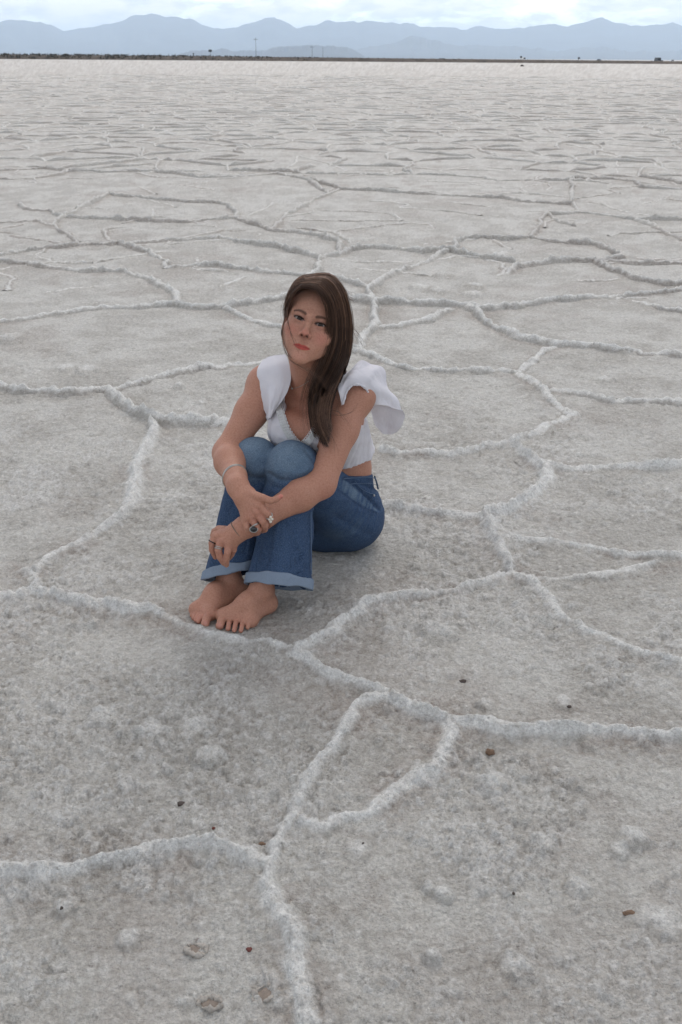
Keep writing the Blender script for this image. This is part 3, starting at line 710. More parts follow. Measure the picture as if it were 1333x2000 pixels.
def paint_body(V):
    P = to_head(V); n = len(V)
    col = np.tile(np.array([.415, .213, .145]), (n, 1))
    def blend(mask, c, amt=1.0):
        nonlocal col; m = np.clip(mask * amt, 0, 1)[:, None]; col = col * (1 - m) + np.array(c) * m
    blend(np.clip(.5 + 1.0 * fbm3(V, 40, 300, 3), 0, 1), (.37, .175, .118), .4)
    g = lambda c, r: np.exp(-((V - np.asarray(c)) ** 2).sum(1) / r ** 2)
    gh = lambda c, r: np.exp(-(((P - np.asarray(c)) / np.asarray(r)) ** 2).sum(1))
    face = (P[:, 1] > .02) & (np.abs(P[:, 0]) < .07) & (P[:, 2] > -.12) & (P[:, 2] < .10)
    blend(face * 1.0, (.47, .250, .175), .6)
    for s in (-1, 1): blend(gh((s * .038, .06, -.033), (.020, .03, .018)), (.47, .165, .125), .7)
    blend(gh((0, .10, -.035), (.013, .02, .011)), (.48, .165, .125), .75)
    blend(gh((0, .075, -.095), (.016, .02, .012)), (.48, .22, .17), .4)
    # chest, flushed by sun; knuckles, elbows, toes
    blend(g(A(590, 795, 2.56), .075), (.35, .135, .09), .5)
    for c, r in ((A(505, 1012, 2.265), .03), (A(433, 1070, 2.285), .03), (A(632, 965, 2.40), .025), (on_ground(460, 1230, .01), .03), (on_ground(385, 1212, .01), .03)):
        blend(g(c, r), (.47, .20, .15), .5)
    # lips
    zl = P[:, 2]; xl = P[:, 0]
    hw = np.clip(1 - (np.abs(xl) / .0230) ** 2.2, 0, 1)
    up = -.0668 + hw * (.0056 - .0018 * np.exp(-(xl / .004) ** 2)); lo = -.0668 - hw * .0078
    lip = sstep(.0012, -.0008, zl - up) * sstep(-.0012, .0008, zl - lo) * (hw > .02) * (P[:, 1] > .05)
    blend(lip, (.40, .040, .035), .95)
    blend(lip * np.exp(-((zl + .0668) / .0016) ** 2), (.20, .02, .02), .7)
    # brows
    for s in (-1, 1):
        t = np.clip((s * xl - .011) / .036, 0, 1); cz = .0145 + .0062 * np.sin(t * 1.9) - .0045 * t ** 3
        hwid = .0040 * (1 - .5 * t) * sstep(-.02, .12, t)
        bm_ = np.exp(-((zl - cz) / np.maximum(hwid, .0006)) ** 2) * ((s * xl > .010) & (s * xl < .048)) * (P[:, 1] > .03)
        blend(np.clip(1.5 * bm_, 0, 1), (.040, .022, .016), .93)
        # lash line and lid crease
        X = s * xl - .0285; a, b = .0146, .0038; Rr = (a * a + b * b) / (2 * b); cc = Rr - b
        zz = zl + .0012 * X / .014 * -1
        du = np.sqrt(X * X + (zz + cc) ** 2) - Rr; dl = np.sqrt(X * X + (zz - cc) ** 2) - Rr
        fr = (P[:, 1] > .055) & (np.abs(X) < .0165)
        blend(np.clip(1.6 * np.exp(-((du - .0004) / .0017) ** 2), 0, 1) * (zz > -.001) * fr, (.03, .017, .014), .95)
        blend(np.exp(-((dl - .0004) / .0010) ** 2) * (zz < .001) * fr, (.16, .08, .065), .6)
        blend(np.exp(-((du - .0050) / .0016) ** 2) * (zz > 0) * fr, (.25, .13, .10), .55)
        blend(gh((s * .027, .07, -.012), (.014, .03, .005)), (.36, .19, .15), .35)
        blend(np.clip(1.6 * gh((s * .0066, .099, -.0402), (.0034, .012, .0032)), 0, 1), (.035, .010, .008), .96)  # nostrils: shade of the openings painted into the skin tone
    blend(gh((.012, .085, .028), (.0012, .01, .0012)), (.2, .1, .07), .8)
    # nails
    for c in [A(549, 970, 2.266)]: blend(np.exp(-((V - c) ** 2).sum(1) / .0072 ** 2), (.62, .17, .15), .85)
    for c in [on_ground(429, 1221, .022), on_ground(403, 1216, .022)]: blend(np.exp(-((V - c) ** 2).sum(1) / .0085 ** 2), (.55, .25, .21), .8)
    for c in [on_ground(446, 1228, .018), on_ground(458, 1231, .017), on_ground(471, 1232, .016), on_ground(484, 1226, .015)]: blend(np.exp(-((V - c) ** 2).sum(1) / .0055 ** 2), (.55, .24, .20), .6)
    # moles and freckles on the left forearm
    for c in [A(592, 922, 2.39), A(600, 931, 2.385), A(611, 933, 2.385), (A(575, 938, 2.37))]: blend(np.exp(-((V - c) ** 2).sum(1) / .010 ** 2) * 0, (.2, .1, .07))
    return np.concatenate([col, np.ones((n, 1))], 1)

person = empty('person', (-.12, 2.55, 0))
tag(person, 'barefoot person in white ruffled crop top and flared jeans sitting hugging knees', 'person')
def part(name, me, mat, parent=None):
    o = link(name, me, mat); o.parent = parent or person
    o.matrix_parent_inverse = Matrix.Translation(-Vector((-.12, 2.55, 0)))
    return o
def subpart(name, me, mat, parent):
    o = link(name, me, mat); o.parent = parent; return o
ms = Mat('skin', .55, .22)
sk_ = ms.ramp(ms.noise(230, 3, .7), [(.3, (.84, .80, .78)), (.5, (1.0, 1.0, 1.0)), (.7, (1.10, 1.12, 1.13))])
ms.color(ms.mix(1.0, sk_, ms.mix(ms.math('MULTIPLY', ms.noise(120, 4, .6), .35), ms.attr('tone', True), (.34, .15, .10)), 'MULTIPLY'))
ms.b.inputs['Subsurface Weight'].default_value = .12; ms.b.inputs['Subsurface Radius'].default_value = (.010, .004, .002); ms.b.inputs['Subsurface Scale'].default_value = .6
ms.bump(ms.noise(420, 3, .6), .10, .001)
me = mesh_from('body', BODY_V, BODY_F); attr(me, 'tone', paint_body(BODY_V), 'FLOAT_COLOR')
body = part('body', me, ms.m)

# eyes
me_ = Mat('eye', .2, .25)
tcE = me_.obj(); sep = me_.n('ShaderNodeSeparateXYZ'); me_.l(tcE, sep.inputs[0])
rad_ = me_.math('SQRT', me_.math('ADD', me_.math('MULTIPLY', sep.outputs[0], sep.outputs[0]), me_.math('MULTIPLY', sep.outputs[2], sep.outputs[2])))
me_.color(me_.ramp(me_.math('MULTIPLY', rad_, 100.0), [(.0, (.003, .002, .002)), (.22, (.003, .002, .002)), (.28, (.030, .016, .009)), (.54, (.022, .012, .007)), (.60, (.010, .007, .006)), (.68, (.27, .23, .21)), (1.0, (.30, .23, .20))]))
def eye(s):
    bm = bmesh.new(); bmesh.ops.create_uvsphere(bm, u_segments=32, v_segments=24, radius=.0128)
    for f in bm.faces: f.smooth = True
    m = bpy.data.meshes.new('eye'); bm.to_mesh(m); bm.free(); m.materials.append(me_.m)
    o = part('eye', m, None)
    c = Hd(s * .0285, .0655, 0); look = nrm(CAM - c)
    zx = nrm(np.cross(look, hz)); zz = np.cross(zx, look)
    T = Matrix(((zx[0], look[0], zz[0], c[0]), (zx[1], look[1], zz[1], c[1]), (zx[2], look[2], zz[2], c[2]), (0, 0, 0, 1)))
    o.matrix_basis = T
eye(-1); eye(1)

for s_ in (-1, 1):      # upper lashes
    a_, b_ = .0146, .0040; Rr_ = (a_ * a_ + b_ * b_) / (2 * b_); X_ = np.linspace(-.0138, .0146, 34); zc = np.sqrt(Rr_ ** 2 - X_ ** 2) - (Rr_ - b_); base_l = np.stack([Hd(s_ * (.0285 + x), .0655 + math.sqrt(max(0, .0139 ** 2 - x * x * .8 - z * z)), z + .0012 * x / .014) for x, z in zip(X_, zc)])
    cur = [np.stack([p, p + hy_ * .0022 + hz * .0012, p + hy_ * .0040 + hz * .0034 + hx * s_ * x * .16]) for p, x in zip(base_l, X_)]
    part('eyelashes', mesh_from('eyelashes', *tubes([base_l] + cur, [np.full(34, .0007)] + [np.array([.0004, .0003, .0001])] * 34, 4)), flat_mat('lash', (.012, .008, .007), .6, .2))
# ------------------------------------------------------------------ jeans
def plane3(a, b, c, inside):
    a = np.asarray(a); n = nrm(np.cross(np.asarray(b) - a, np.asarray(c) - a))
    if (np.asarray(inside) - a) @ n > 0: n = -n            # n points away from the kept side
    return n, float(n @ a)
def smin_into(F, G, k):
    h = np.clip(.5 + .5 * (F.f - G.f) / k, 0, 1); F.f = F.f + (G.f - F.f) * h - k * h * (1 - h)
JX, JY, JZ = seg((-.40, .16, .0038)), seg((2.20, 2.96, .0038)), seg((-.004, .50, .0038))
HEML, HEMR = A(546, 1137, 2.345), A(453, 1111, 2.415)
legs = []
for kn, hem, r0, r1, P3 in ((KNL, HEML, .0675, .086, (A(475, 1132, 2.28), A(617, 1150, 2.33), A(575, 1152, 2.44))),
                            (KNR, HEMR, .0645, .070, (A(412, 1124, 2.36), A(487, 1109, 2.35), A(452, 1130, 2.50)))):
    ax = nrm(hem - kn); fl = nrm(np.cross(ax, _R)); n, d = plane3(*P3, kn)
    legs.append((kn, hem, r0, r1, ax, fl, n, d))
def leg_cone(G, L, g, op='add', k=.0, ext=.05):
    kn, hem, r0, r1, ax, fl, n, d = L
    mid = kn * .45 + hem * .55
    e = hem + ax * ext; re = r1 + (r1 - r0) * ext / np.linalg.norm(hem - mid) * 1.6
    G.cone(kn, mid, r0 + g, r0 * .55 + r1 * .45 + g - .004, k if op == 'sub' else .02, op, fl, .92)
    G.cone(mid, hem, r0 * .55 + r1 * .45 + g - .004, r1 + g, k if op == 'sub' else .02, op, fl, .94); G.cone(hem, e, r1 + g, re + g, k if op == 'sub' else .01, op, fl, .94)
def half(G, n, d):        # keep the side where n.x < d
    x, y, z = G.coords((slice(None),) * 3); G.f = np.maximum(G.f, (n[0] * x + n[1] * y + n[2] * z - d).astype(np.float32))
def project(V):
    v = V - CAM; k = v @ _fw; return np.stack([666.5 + FPX * (v @ _R) / k, 1000 - FPX * (v @ _U) / k, k], 1)
def px_dist(P, pl):
    d = np.full(len(P), 1e3); pl = np.array(pl, float)
    for a, b in zip(pl[:-1], pl[1:]):
        ab = b - a; t = np.clip(((P[:, :2] - a) @ ab) / (ab @ ab), 0, 1); d = np.minimum(d, np.linalg.norm(P[:, :2] - a - t[:, None] * ab, axis=1))
    return d
CREASE = [(674, 934), (690, 946), (708, 962), (726, 980), (742, 996)]; CREASE2 = [(690, 940), (712, 948), (738, 960)]; SEAMLINE = [(646, 946), (668, 962), (690, 979), (708, 991), (740, 1003)]
def build_jeans():
    F = Field(JX, JY, JZ)
    F.cone(PELV, WAIST, .150, .118, .04, flat=fac, fs=.82)
    F.ell(A(694, 1010, 2.775), (.092, .105, .092), None, .04); F.ell(np.array([-.13, 2.85, .10]), (.10, .105, .092), None, .04)
    F.cone(HIPL, KNL * .3 + HIPL * .7, .100, .093, .035); F.cone(HIPR, KNR * .3 + HIPR * .7, .098, .090, .02)
    n, d = plane3(A(668, 930, 2.63), A(738, 926, 2.74), A(600, 925, 2.75), PELV); half(F, n, d)
    for L, hp, k in ((legs[1], HIPR, .03), (legs[0], HIPL, .005)):
        G = Field(JX, JY, JZ); leg_cone(G, L, 0.0); half(G, L[6], L[7])
        H = Field(JX, JY, JZ); leg_cone(H, L, -.006)
        x, y, z = G.coords((slice(None),) * 3); cut = np.minimum(-H.f, L[6][0] * x + L[6][1] * y + L[6][2] * z - L[7] + .10)
        G.f = np.maximum(G.f, cut.astype(np.float32))
        G.cone(hp, L[0], .100 if k < .01 else .096, L[2] + .001, .022)
        smin_into(F, G, k)
    F.f = np.maximum(F.f, (.0015 - F.coords((slice(None),) * 3)[2]).astype(np.float32))
    V, Q = F.mesh(1); N = normals(V, Q)
    # folds: along the shins, across the lap, behind the knee
    D = np.zeros(len(V))
    for L in legs:
        kn, hem, ax = L[0], L[1], L[4]; t = (V - kn) @ ax / np.linalg.norm(hem - kn); rel = V - kn - ((V - kn) @ ax)[:, None] * ax
        ang = np.arctan2(rel @ _R, rel @ np.cross(ax, _R)); m = sstep(.1, .5, t) * (np.linalg.norm(rel, axis=1) < .14)
        D += m * (.0085 * fbm(ang * 1.5 + kn[0] * 30, t * .9, 410, 3) - .006 * np.abs(fbm(ang * 2.3 + kn[0] * 20, t * 1.6, 411, 2))) + sstep(-.15, .1, t) * sstep(.5, .2, t) * (-.011 * np.abs(fbm(ang * 1.1 + 5, t * 5 + .6 * ang, 415, 2)) + .003)
    dh, th_ = near_seg(V, HIPL, KNL)
    lap = np.exp(-((V - A(690, 965, 2.66)) ** 2).sum(1) / .085 ** 2)
    w1 = (V - HIPL) @ nrm(KNL - HIPL); w2 = (V - HIPL) @ _R
    D += -.010 * np.abs(fbm3(V, 11, 445, 2)) * np.exp(-((V - A(660, 985, 2.62)) ** 2).sum(1) / .10 ** 2)
    D += lap * sstep(.0, .035, (A(700, 928, 2.69)[2] - .012) - V[:, 2]) * .0048 * np.sin((w1 * 1.0 - w2 * .45) * 210 + 3 * fbm3(V, 14, 420, 2)) + np.exp(-((V - KNL) ** 2).sum(1) / .09 ** 2) * .004 * fbm3(V, 30, 430, 2)
    D += .0030 * fbm3(V, 17, 440, 3)
    PJ = project(V); onl = (V[:, 1] < 2.74) & (PJ[:, 0] > 630)
    for pl, dep, wpx in ((CREASE, .008, 4.0), (CREASE2, .006, 3.0), (SEAMLINE, .0022, 2.0), ([(655, 1010), (690, 1030), (722, 1045)], .003, 7.0)):
        D -= onl * dep * np.exp(-(px_dist(PJ, pl) / wpx) ** 2)
    onk = V[:, 1] < 2.49
    for pl, dep, wpx in (([(528, 925), (548, 938), (575, 940), (606, 926)], .0055, 5.0), ([(540, 952), (570, 962), (600, 952)], .004, 6.0), ([(598, 880), (612, 896), (620, 915)], .004, 4.0), ([(468, 918), (488, 932), (512, 935)], .005, 5.0),
                         ([(560, 1030), (575, 1075), (580, 1120)], .004, 9.0), ([(512, 1040), (506, 1080), (505, 1118)], .0045, 8.0), ([(604, 1010), (598, 1060), (600, 1110)], .003, 7.0), ([(440, 1000), (434, 1040), (430, 1085)], .004, 7.0), ([(586, 870), (575, 885), (556, 892)], .0025, 4.0)):
        D -= onk * dep * np.exp(-(px_dist(PJ, pl) / wpx) ** 2)
    V = V + N * D[:, None]; V[:, 2] = np.maximum(V[:, 2], .0012)
    return V, Q
JV, JF = build_jeans()
md = Mat('denim', .86, .15)
oc = md.obj()
mpn = md.n('ShaderNodeMapping'); mpn.inputs['Rotation'].default_value = (.3, .5, .2); mpn.inputs['Scale'].default_value = (1, 1, .12); md.l(oc, mpn.inputs[0])
streak = md.noise(620, 4, .65, mpn.outputs[0]); blotch = md.noise(16, 6, .65)
dcol = md.ramp(md.math('ADD', md.math('MULTIPLY', md.attr('fade'), 1.0), md.math('MULTIPLY', md.math('SUBTRACT', blotch, .5), .6)),
               [(.0, (.018, .036, .080)), (.35, (.030, .058, .118)), (.7, (.085, .127, .180)), (1.0, (.145, .190, .240))])
dcol = md.mix(md.ramp(streak, [(.40, .0), (.75, .34)]), dcol, (.17, .22, .28))
dcol = md.mix(1.0, dcol, md.ramp(md.noise(330, 3, .75), [(.3, (.62, .64, .68)), (.5, (1.0, 1.0, 1.0)), (.7, (1.45, 1.42, 1.36))]), 'MULTIPLY')
md.color(dcol); md.bump(md.math('ADD', streak, md.noise(900, 2, .5)), .30, .0012)
def fade(V):
    f = np.full(len(V), .22)
    for kn, sc_ in ((KNL, .115), (KNR, .115)):
        f = np.maximum(f, .88 * np.exp(-((V - kn - np.array([-.02, -.03, .05])) ** 2).sum(1) / sc_ ** 2))
    f += .38 * np.exp(-((V - A(665, 1030, 2.62)) ** 2).sum(1) / .055 ** 2) + .30 * np.exp(-((V - A(640, 940, 2.60)) ** 2).sum(1) / .08 ** 2)
    for L in legs:
        kn, hem, ax = L[0], L[1], L[4]; t = (V - kn) @ ax / np.linalg.norm(hem - kn)
        rel = V - kn - ((V - kn) @ ax)[:, None] * ax; ang = np.arctan2(rel @ _R, -(rel @ _fw))
        f += .10 * np.exp(-((ang - .05) / .28) ** 2) * sstep(.3, .6, t) * (np.linalg.norm(rel, axis=1) < .13)
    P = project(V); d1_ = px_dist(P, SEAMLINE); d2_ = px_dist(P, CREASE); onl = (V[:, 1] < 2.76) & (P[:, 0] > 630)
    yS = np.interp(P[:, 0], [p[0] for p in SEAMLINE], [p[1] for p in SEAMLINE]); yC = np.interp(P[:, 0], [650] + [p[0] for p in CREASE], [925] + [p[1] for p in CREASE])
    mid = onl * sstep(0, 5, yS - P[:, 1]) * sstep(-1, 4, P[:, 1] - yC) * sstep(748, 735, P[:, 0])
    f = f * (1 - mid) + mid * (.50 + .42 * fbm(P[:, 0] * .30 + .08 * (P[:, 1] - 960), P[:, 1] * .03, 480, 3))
    f = f - onl * (.5 * np.exp(-(d1_ / 1.6) ** 2) + .35 * np.exp(-(d2_ / 3.0) ** 2))  # dark seam line; shade of the hip crease painted into the tone
    return np.clip(f, 0, 1)
me = mesh_from('jeans', JV, JF); attr(me, 'fade', fade(JV)); jeans = part('jeans', me, md.m)

class Surf:
    """nearest visible point of a mesh at a photo pixel"""
    def __init__(s, V): s.V = V; s.P = project(V)
    def at(s, x, y, lift=0.0, rad=4.0):
        while rad < 40:
            m = np.nonzero((np.abs(s.P[:, 0] - x) < rad) & (np.abs(s.P[:, 1] - y) < rad))[0]
            if len(m): break
            rad *= 1.6
        k = s.P[m, 2].min(); d = ray(x, y); return CAM + d * (k - lift)
SJ = Surf(JV); SB = Surf(BODY_V)

# cuffs: turned-up hems, pale inside of the denim
mc = Mat('cuff_denim', .86, .15)
st2 = mc.noise(500, 3, .6)
mc.color(mc.mix(st2, (.135, .175, .235), (.24, .285, .345))); mc.bump(mc.noise(600, 3, .6), .35, .0015)
for i, L in enumerate(legs):
    G = Field(seg((-.40, .06, .0027)), seg((2.20, 2.62, .0027)), seg((.0, .26, .0027))); H = Field(*G.c)
    leg_cone(G, L, .0065); leg_cone(H, L, -.0065); x, y, z = G.coords((slice(None),) * 3)
    h = L[6][0] * x + L[6][1] * y + L[6][2] * z - L[7]
    wav = .002 * np.sin(x * 45 + i) + .0012 * np.sin(x * 110 + 1)
    G.f = np.maximum(np.maximum(G.f, -H.f), np.maximum(h - .005 + wav, -h - (.026 if i == 0 else .022) + wav)).astype(np.float32)
    V, Q = G.mesh(1); V = V + normals(V, Q) * (.0035 * fbm3(V, 26, 450 + i, 3))[:, None]; V[:, 2] = np.maximum(V[:, 2], .004)
    subpart('cuff', mesh_from('cuff', V, Q), mc.m, jeans)

# waistband, seam lines, belt loop, rivet
mth = flat_mat('jeans_thread', (.09, .13, .20), .8, .2)
def jline(pts, r, lift=.002, n=40, sides=6):
    c = catmull([SJ.at(*p, lift=lift) for p in pts], n); return tubes([c], [r], sides)
wb = [SJ.at(x, y, lift=.0) for x, y in ((672, 933), (685, 932), (700, 931), (715, 930), (728, 931), (734, 933))]
pk = tubes([catmull([SJ.at(*p, lift=.000) for p in ((694, 940), (706, 954), (720, 962), (732, 965))], 40)], [.0008], 6)
subpart('pocket_edge', mesh_from('pocket_edge', *pk), mth, jeans)
b1 = catmull([SJ.at(x, y, lift=.000) for x, y in ((676, 948), (690, 945), (705, 944), (720, 944), (732, 946), (738, 949))], 40); subpart('waistband', mesh_from('waistband', *tubes([b1, catmull(wb, 40) - np.array([0, 0, .003])], [.0008, .0014], 8)), mth, jeans)
shin_seam = tubes([catmull([SJ.at(*p, lift=.000) for p in ((608, 1000), (608, 1040), (609, 1080), (609, 1122))], 40)], [.0014], 6)
subpart('seam', mesh_from('seam', *shin_seam), mth, jeans)
bl = tubes([catmull([SJ.at(732, 930, lift=.004), SJ.at(736, 942, lift=.007), SJ.at(739, 955, lift=.004)], 12)], [.0034], 6, flat=.5)
subpart('belt_loop', mesh_from('belt_loop', *bl), mth, jeans)
msil = Mat('silver', .28, .5); msil.color((.42, .40, .37)); msil.b.inputs['Metallic'].default_value = 1.0
def ball(name, c, r, mat, parent=None, sc=(1, 1, 1), seg_=12):
    bm = bmesh.new(); bmesh.ops.create_uvsphere(bm, u_segments=seg_, v_segments=max(6, seg_ // 2), radius=r)
    for v in bm.verts: v.co = Vector((v.co.x * sc[0] + c[0], v.co.y * sc[1] + c[1], v.co.z * sc[2] + c[2]))
    for f in bm.faces: f.smooth = True
    m = bpy.data.meshes.new(name); bm.to_mesh(m); bm.free()
    return subpart(name, m, mat, parent) if parent else part(name, m, mat)
ball('rivet', SJ.at(731, 968, lift=.001), .0034, msil.m, jeans)

# ------------------------------------------------------------------ white crop top
mw = Mat('white_linen', .85, .15)
mw.color(mw.mix(mw.noise(35, 4), (.76, .735, .765), (.85, .825, .85)))
mw.bump(mw.math('ADD', mw.math('MULTIPLY', mw.noise(700, 2), .6), mw.noise(24, 5, .65)), .55, .008)
tr = mw.n('ShaderNodeBsdfTranslucent'); tr.inputs[0].default_value = (.80, .75, .76, 1)
mxs = mw.n('ShaderNodeMixShader'); mxs.inputs[0].default_value = .22
mw.l(mw.b.outputs[0], mxs.inputs[1]); mw.l(tr.outputs[0], mxs.inputs[2]); mw.l(mxs.outputs[0], mw.t.nodes['Material Output'].inputs[0])
VC = A(592, 800, 2.56)
def poly_sdf(u, v, P):
    d = np.full(np.broadcast(u, v).shape, 9.0); s = np.ones(d.shape)
    for i in range(len(P)):
        ax_, ay_ = P[i]; bx, by = P[i - 1]; ex, ey = bx - ax_, by - ay_; wx_, wy_ = u - ax_, v - ay_
        t = np.clip((wx_ * ex + wy_ * ey) / (ex * ex + ey * ey), 0, 1); d = np.minimum(d, (wx_ - ex * t) ** 2 + (wy_ - ey * t) ** 2)
        c1 = (v >= ay_); c2 = (v < by); c3 = (ex * wy_ > ey * wx_)
        s = np.where((c1 & c2 & c3) | (~c1 & ~c2 & ~c3), -s, s)
    return s * np.sqrt(d)
VNECK = [(555, 670), (552, 760), (551, 805), (566, 845), (588, 872), (610, 845), (634, 800), (668, 745), (668, 670)]
def build_top():
    F = Field(seg((-.27, .13, .0034)), seg((2.44, 2.86, .0034)), seg((.22, .70, .0034)))
    torso(F, .007)
    F.cone(A(690, 850, 2.68), A(690, 905, 2.70), .050, .062, .03)
    n, d = plane3(A(672, 916, 2.62), A(724, 882, 2.70), A(560, 935, 2.60), CHEST); half(F, n, d)
    Pm = [((a - 592) / 765, (800 - b) / 765) for a, b in VNECK]
    def vcut(x, y, z):
        px, py, pz = x - VC[0], y - VC[1], z - VC[2]
        u = px * _R[0] + py * _R[1] + pz * _R[2]; v = px * _U[0] + py * _U[1] + pz * _U[2]; w = px * _fw[0] + py * _fw[1] + pz * _fw[2]
        return np.maximum(poly_sdf(u, v, Pm), w - .16)
    F.func(vcut, (-.3, 2.4, .2), (.2, 2.9, .75), .002, 'sub')
    for c in (SHR + np.array([-.038, 0, .0]), SHL + np.array([.040, 0, -.005])): F.ell(c, (.066, .075, .085), None, .006, 'sub')
    V, Q = F.mesh(1); N = normals(V, Q)
    t = V[:, 2]; V = V + N * (.006 * fbm3(V, 18, 460, 4, .6) + .0085 * fbm(np.arctan2(V[:, 0] + .06, 2.68 - V[:, 1]) * 6, t * 3, 470, 3))[:, None]
    return V, Q
TV, TF = build_top()
top = part('crop_top', mesh_from('crop_top', TV, TF), mw.m)
ST = Surf(np.concatenate([TV, BODY_V]))

def patch(rows, nu=60, nv=60, thick=.0016, wav=None):
    """cloth sheet through a grid of points; returns a closed thin mesh"""
    R = [catmull([A(*p) for p in r], nu) for r in rows]
    Gd = np.stack([catmull([r[i] for r in R], nv) for i in range(nu)], 1)        # nv x nu x 3
    if wav is not None: Gd = wav(Gd)
    du = np.gradient(Gd, axis=1); dv = np.gradient(Gd, axis=0); nn = np.cross(du, dv); nn /= np.linalg.norm(nn, axis=2)[..., None] + 1e-12
    i = np.arange(nv - 1)[:, None] * nu + np.arange(nu - 1)[None, :]; Q = np.stack([i, i + 1, i + nu + 1, i + nu], -1).reshape(-1, 4)
    a = (Gd + nn * thick / 2).reshape(-1, 3); b = (Gd - nn * thick / 2).reshape(-1, 3); m = len(a)
    loop = np.concatenate([np.arange(nu), np.arange(1, nv) * nu + nu - 1, (nv - 1) * nu + np.arange(nu - 2, -1, -1), np.arange(nv - 2, 0, -1) * nu]); l2 = np.roll(loop, -1)
    rim = np.stack([loop, l2, l2 + m, loop + m], 1)
    return np.concatenate([a, b]), np.concatenate([Q, Q[:, ::-1] + m, rim])
def ripple(ampl, fu, seed, edge=True):
    def f(G):
        nv, nu = G.shape[:2]; u = np.linspace(0, 1, nu)[None, :]; v = np.linspace(0, 1, nv)[:, None]
        du = np.gradient(G, axis=1); dv = np.gradient(G, axis=0); nn = np.cross(du, dv); nn /= np.linalg.norm(nn, axis=2)[..., None] + 1e-12
        w_ = np.broadcast_to(np.sin(u * fu + 1.3 * np.sin(v * 3 + seed)) * (.04 + .96 * v), (nv, nu)) * ampl
        w_ = w_ + np.broadcast_to(.1 + .9 * v, (nv, nu)) * ampl * 1.2 * fbm(np.broadcast_to(u * 5, (nv, nu)), np.broadcast_to(v * 4, (nv, nu)), seed, 4)
        return G + nn * w_[..., None]
    return f
rows = [[(513, 704, 2.69), (525, 697, 2.675), (541, 694, 2.66), (559, 692, 2.645)],
        [(504, 723, 2.640), (522, 718, 2.618), (545, 715, 2.605), (565, 712, 2.60)],
        [(505, 752, 2.615), (524, 750, 2.585), (546, 748, 2.575), (568, 741, 2.575)],
        [(512, 783, 2.60), (524, 784, 2.555), (541, 783, 2.550), (558, 772, 2.555)],
        [(521, 815, 2.565), (525, 819, 2.545), (530, 815, 2.540), (536, 806, 2.545)]]
subpart('ruffle', mesh_from('ruffle', *patch(rows, wav=ripple(.0042, 9, 500))), mw.m, top)
# the turned lower end of that flap, hanging behind it
rows = [[(515, 792, 2.60), (530, 800, 2.575), (545, 795, 2.565)], [(520, 812, 2.59), (534, 825, 2.568), (549, 822, 2.56)], [(530, 835, 2.575), (541, 846, 2.56), (553, 850, 2.555)]]
subpart('ruffle', mesh_from('ruffle', *patch(rows, wav=ripple(.0025, 9, 505))), mw.m, top)
rows = [[(668, 792, 2.535), (681, 758, 2.548), (698, 750, 2.552), (714, 757, 2.566), (721, 772, 2.585), (724, 790, 2.605)],
        [(663, 768, 2.535), (676, 742, 2.550), (700, 735, 2.562), (723, 740, 2.585), (735, 762, 2.60), (741, 790, 2.61)],
        [(660, 752, 2.56), (676, 731, 2.585), (704, 719, 2.60), (733, 725, 2.64), (752, 759, 2.645), (760, 793, 2.635)],
        [(659, 742, 2.575), (680, 722, 2.605), (710, 707, 2.645), (744, 718, 2.69), (766, 762, 2.68), (786, 801, 2.655)]]
subpart('ruffle', mesh_from('ruffle', *patch(rows, 90, 50, wav=ripple(.0052, 24, 510))), mw.m, top)
rows = [[(722, 788, 2.635), (750, 792, 2.645), (787, 801, 2.660)], [(725, 803, 2.665), (752, 813, 2.675), (791, 815, 2.680)],
        [(730, 822, 2.685), (754, 832, 2.70), (780, 840, 2.695)], [(735, 836, 2.70), (753, 848, 2.71), (766, 848, 2.705)]]
subpart('ruffle', mesh_from('ruffle', *patch(rows, wav=ripple(.0028, 12, 515))), mw.m, top)
# gathered roll where the sleeve ruffle is sewn on
gc = catmull([A(669, 790, 2.533), A(681, 759, 2.546), A(698, 751, 2.550), A(714, 758, 2.564), A(721, 773, 2.583), A(724, 792, 2.603)], 60)
gr_ = .0034 + .0006 * np.sin(np.arange(60) * 1.7) + .0008 * np.sin(np.arange(60) * .6)
subpart('gathered_seam', mesh_from('gathered_seam', *tubes([gc], [gr_], 8)), mw.m, top)
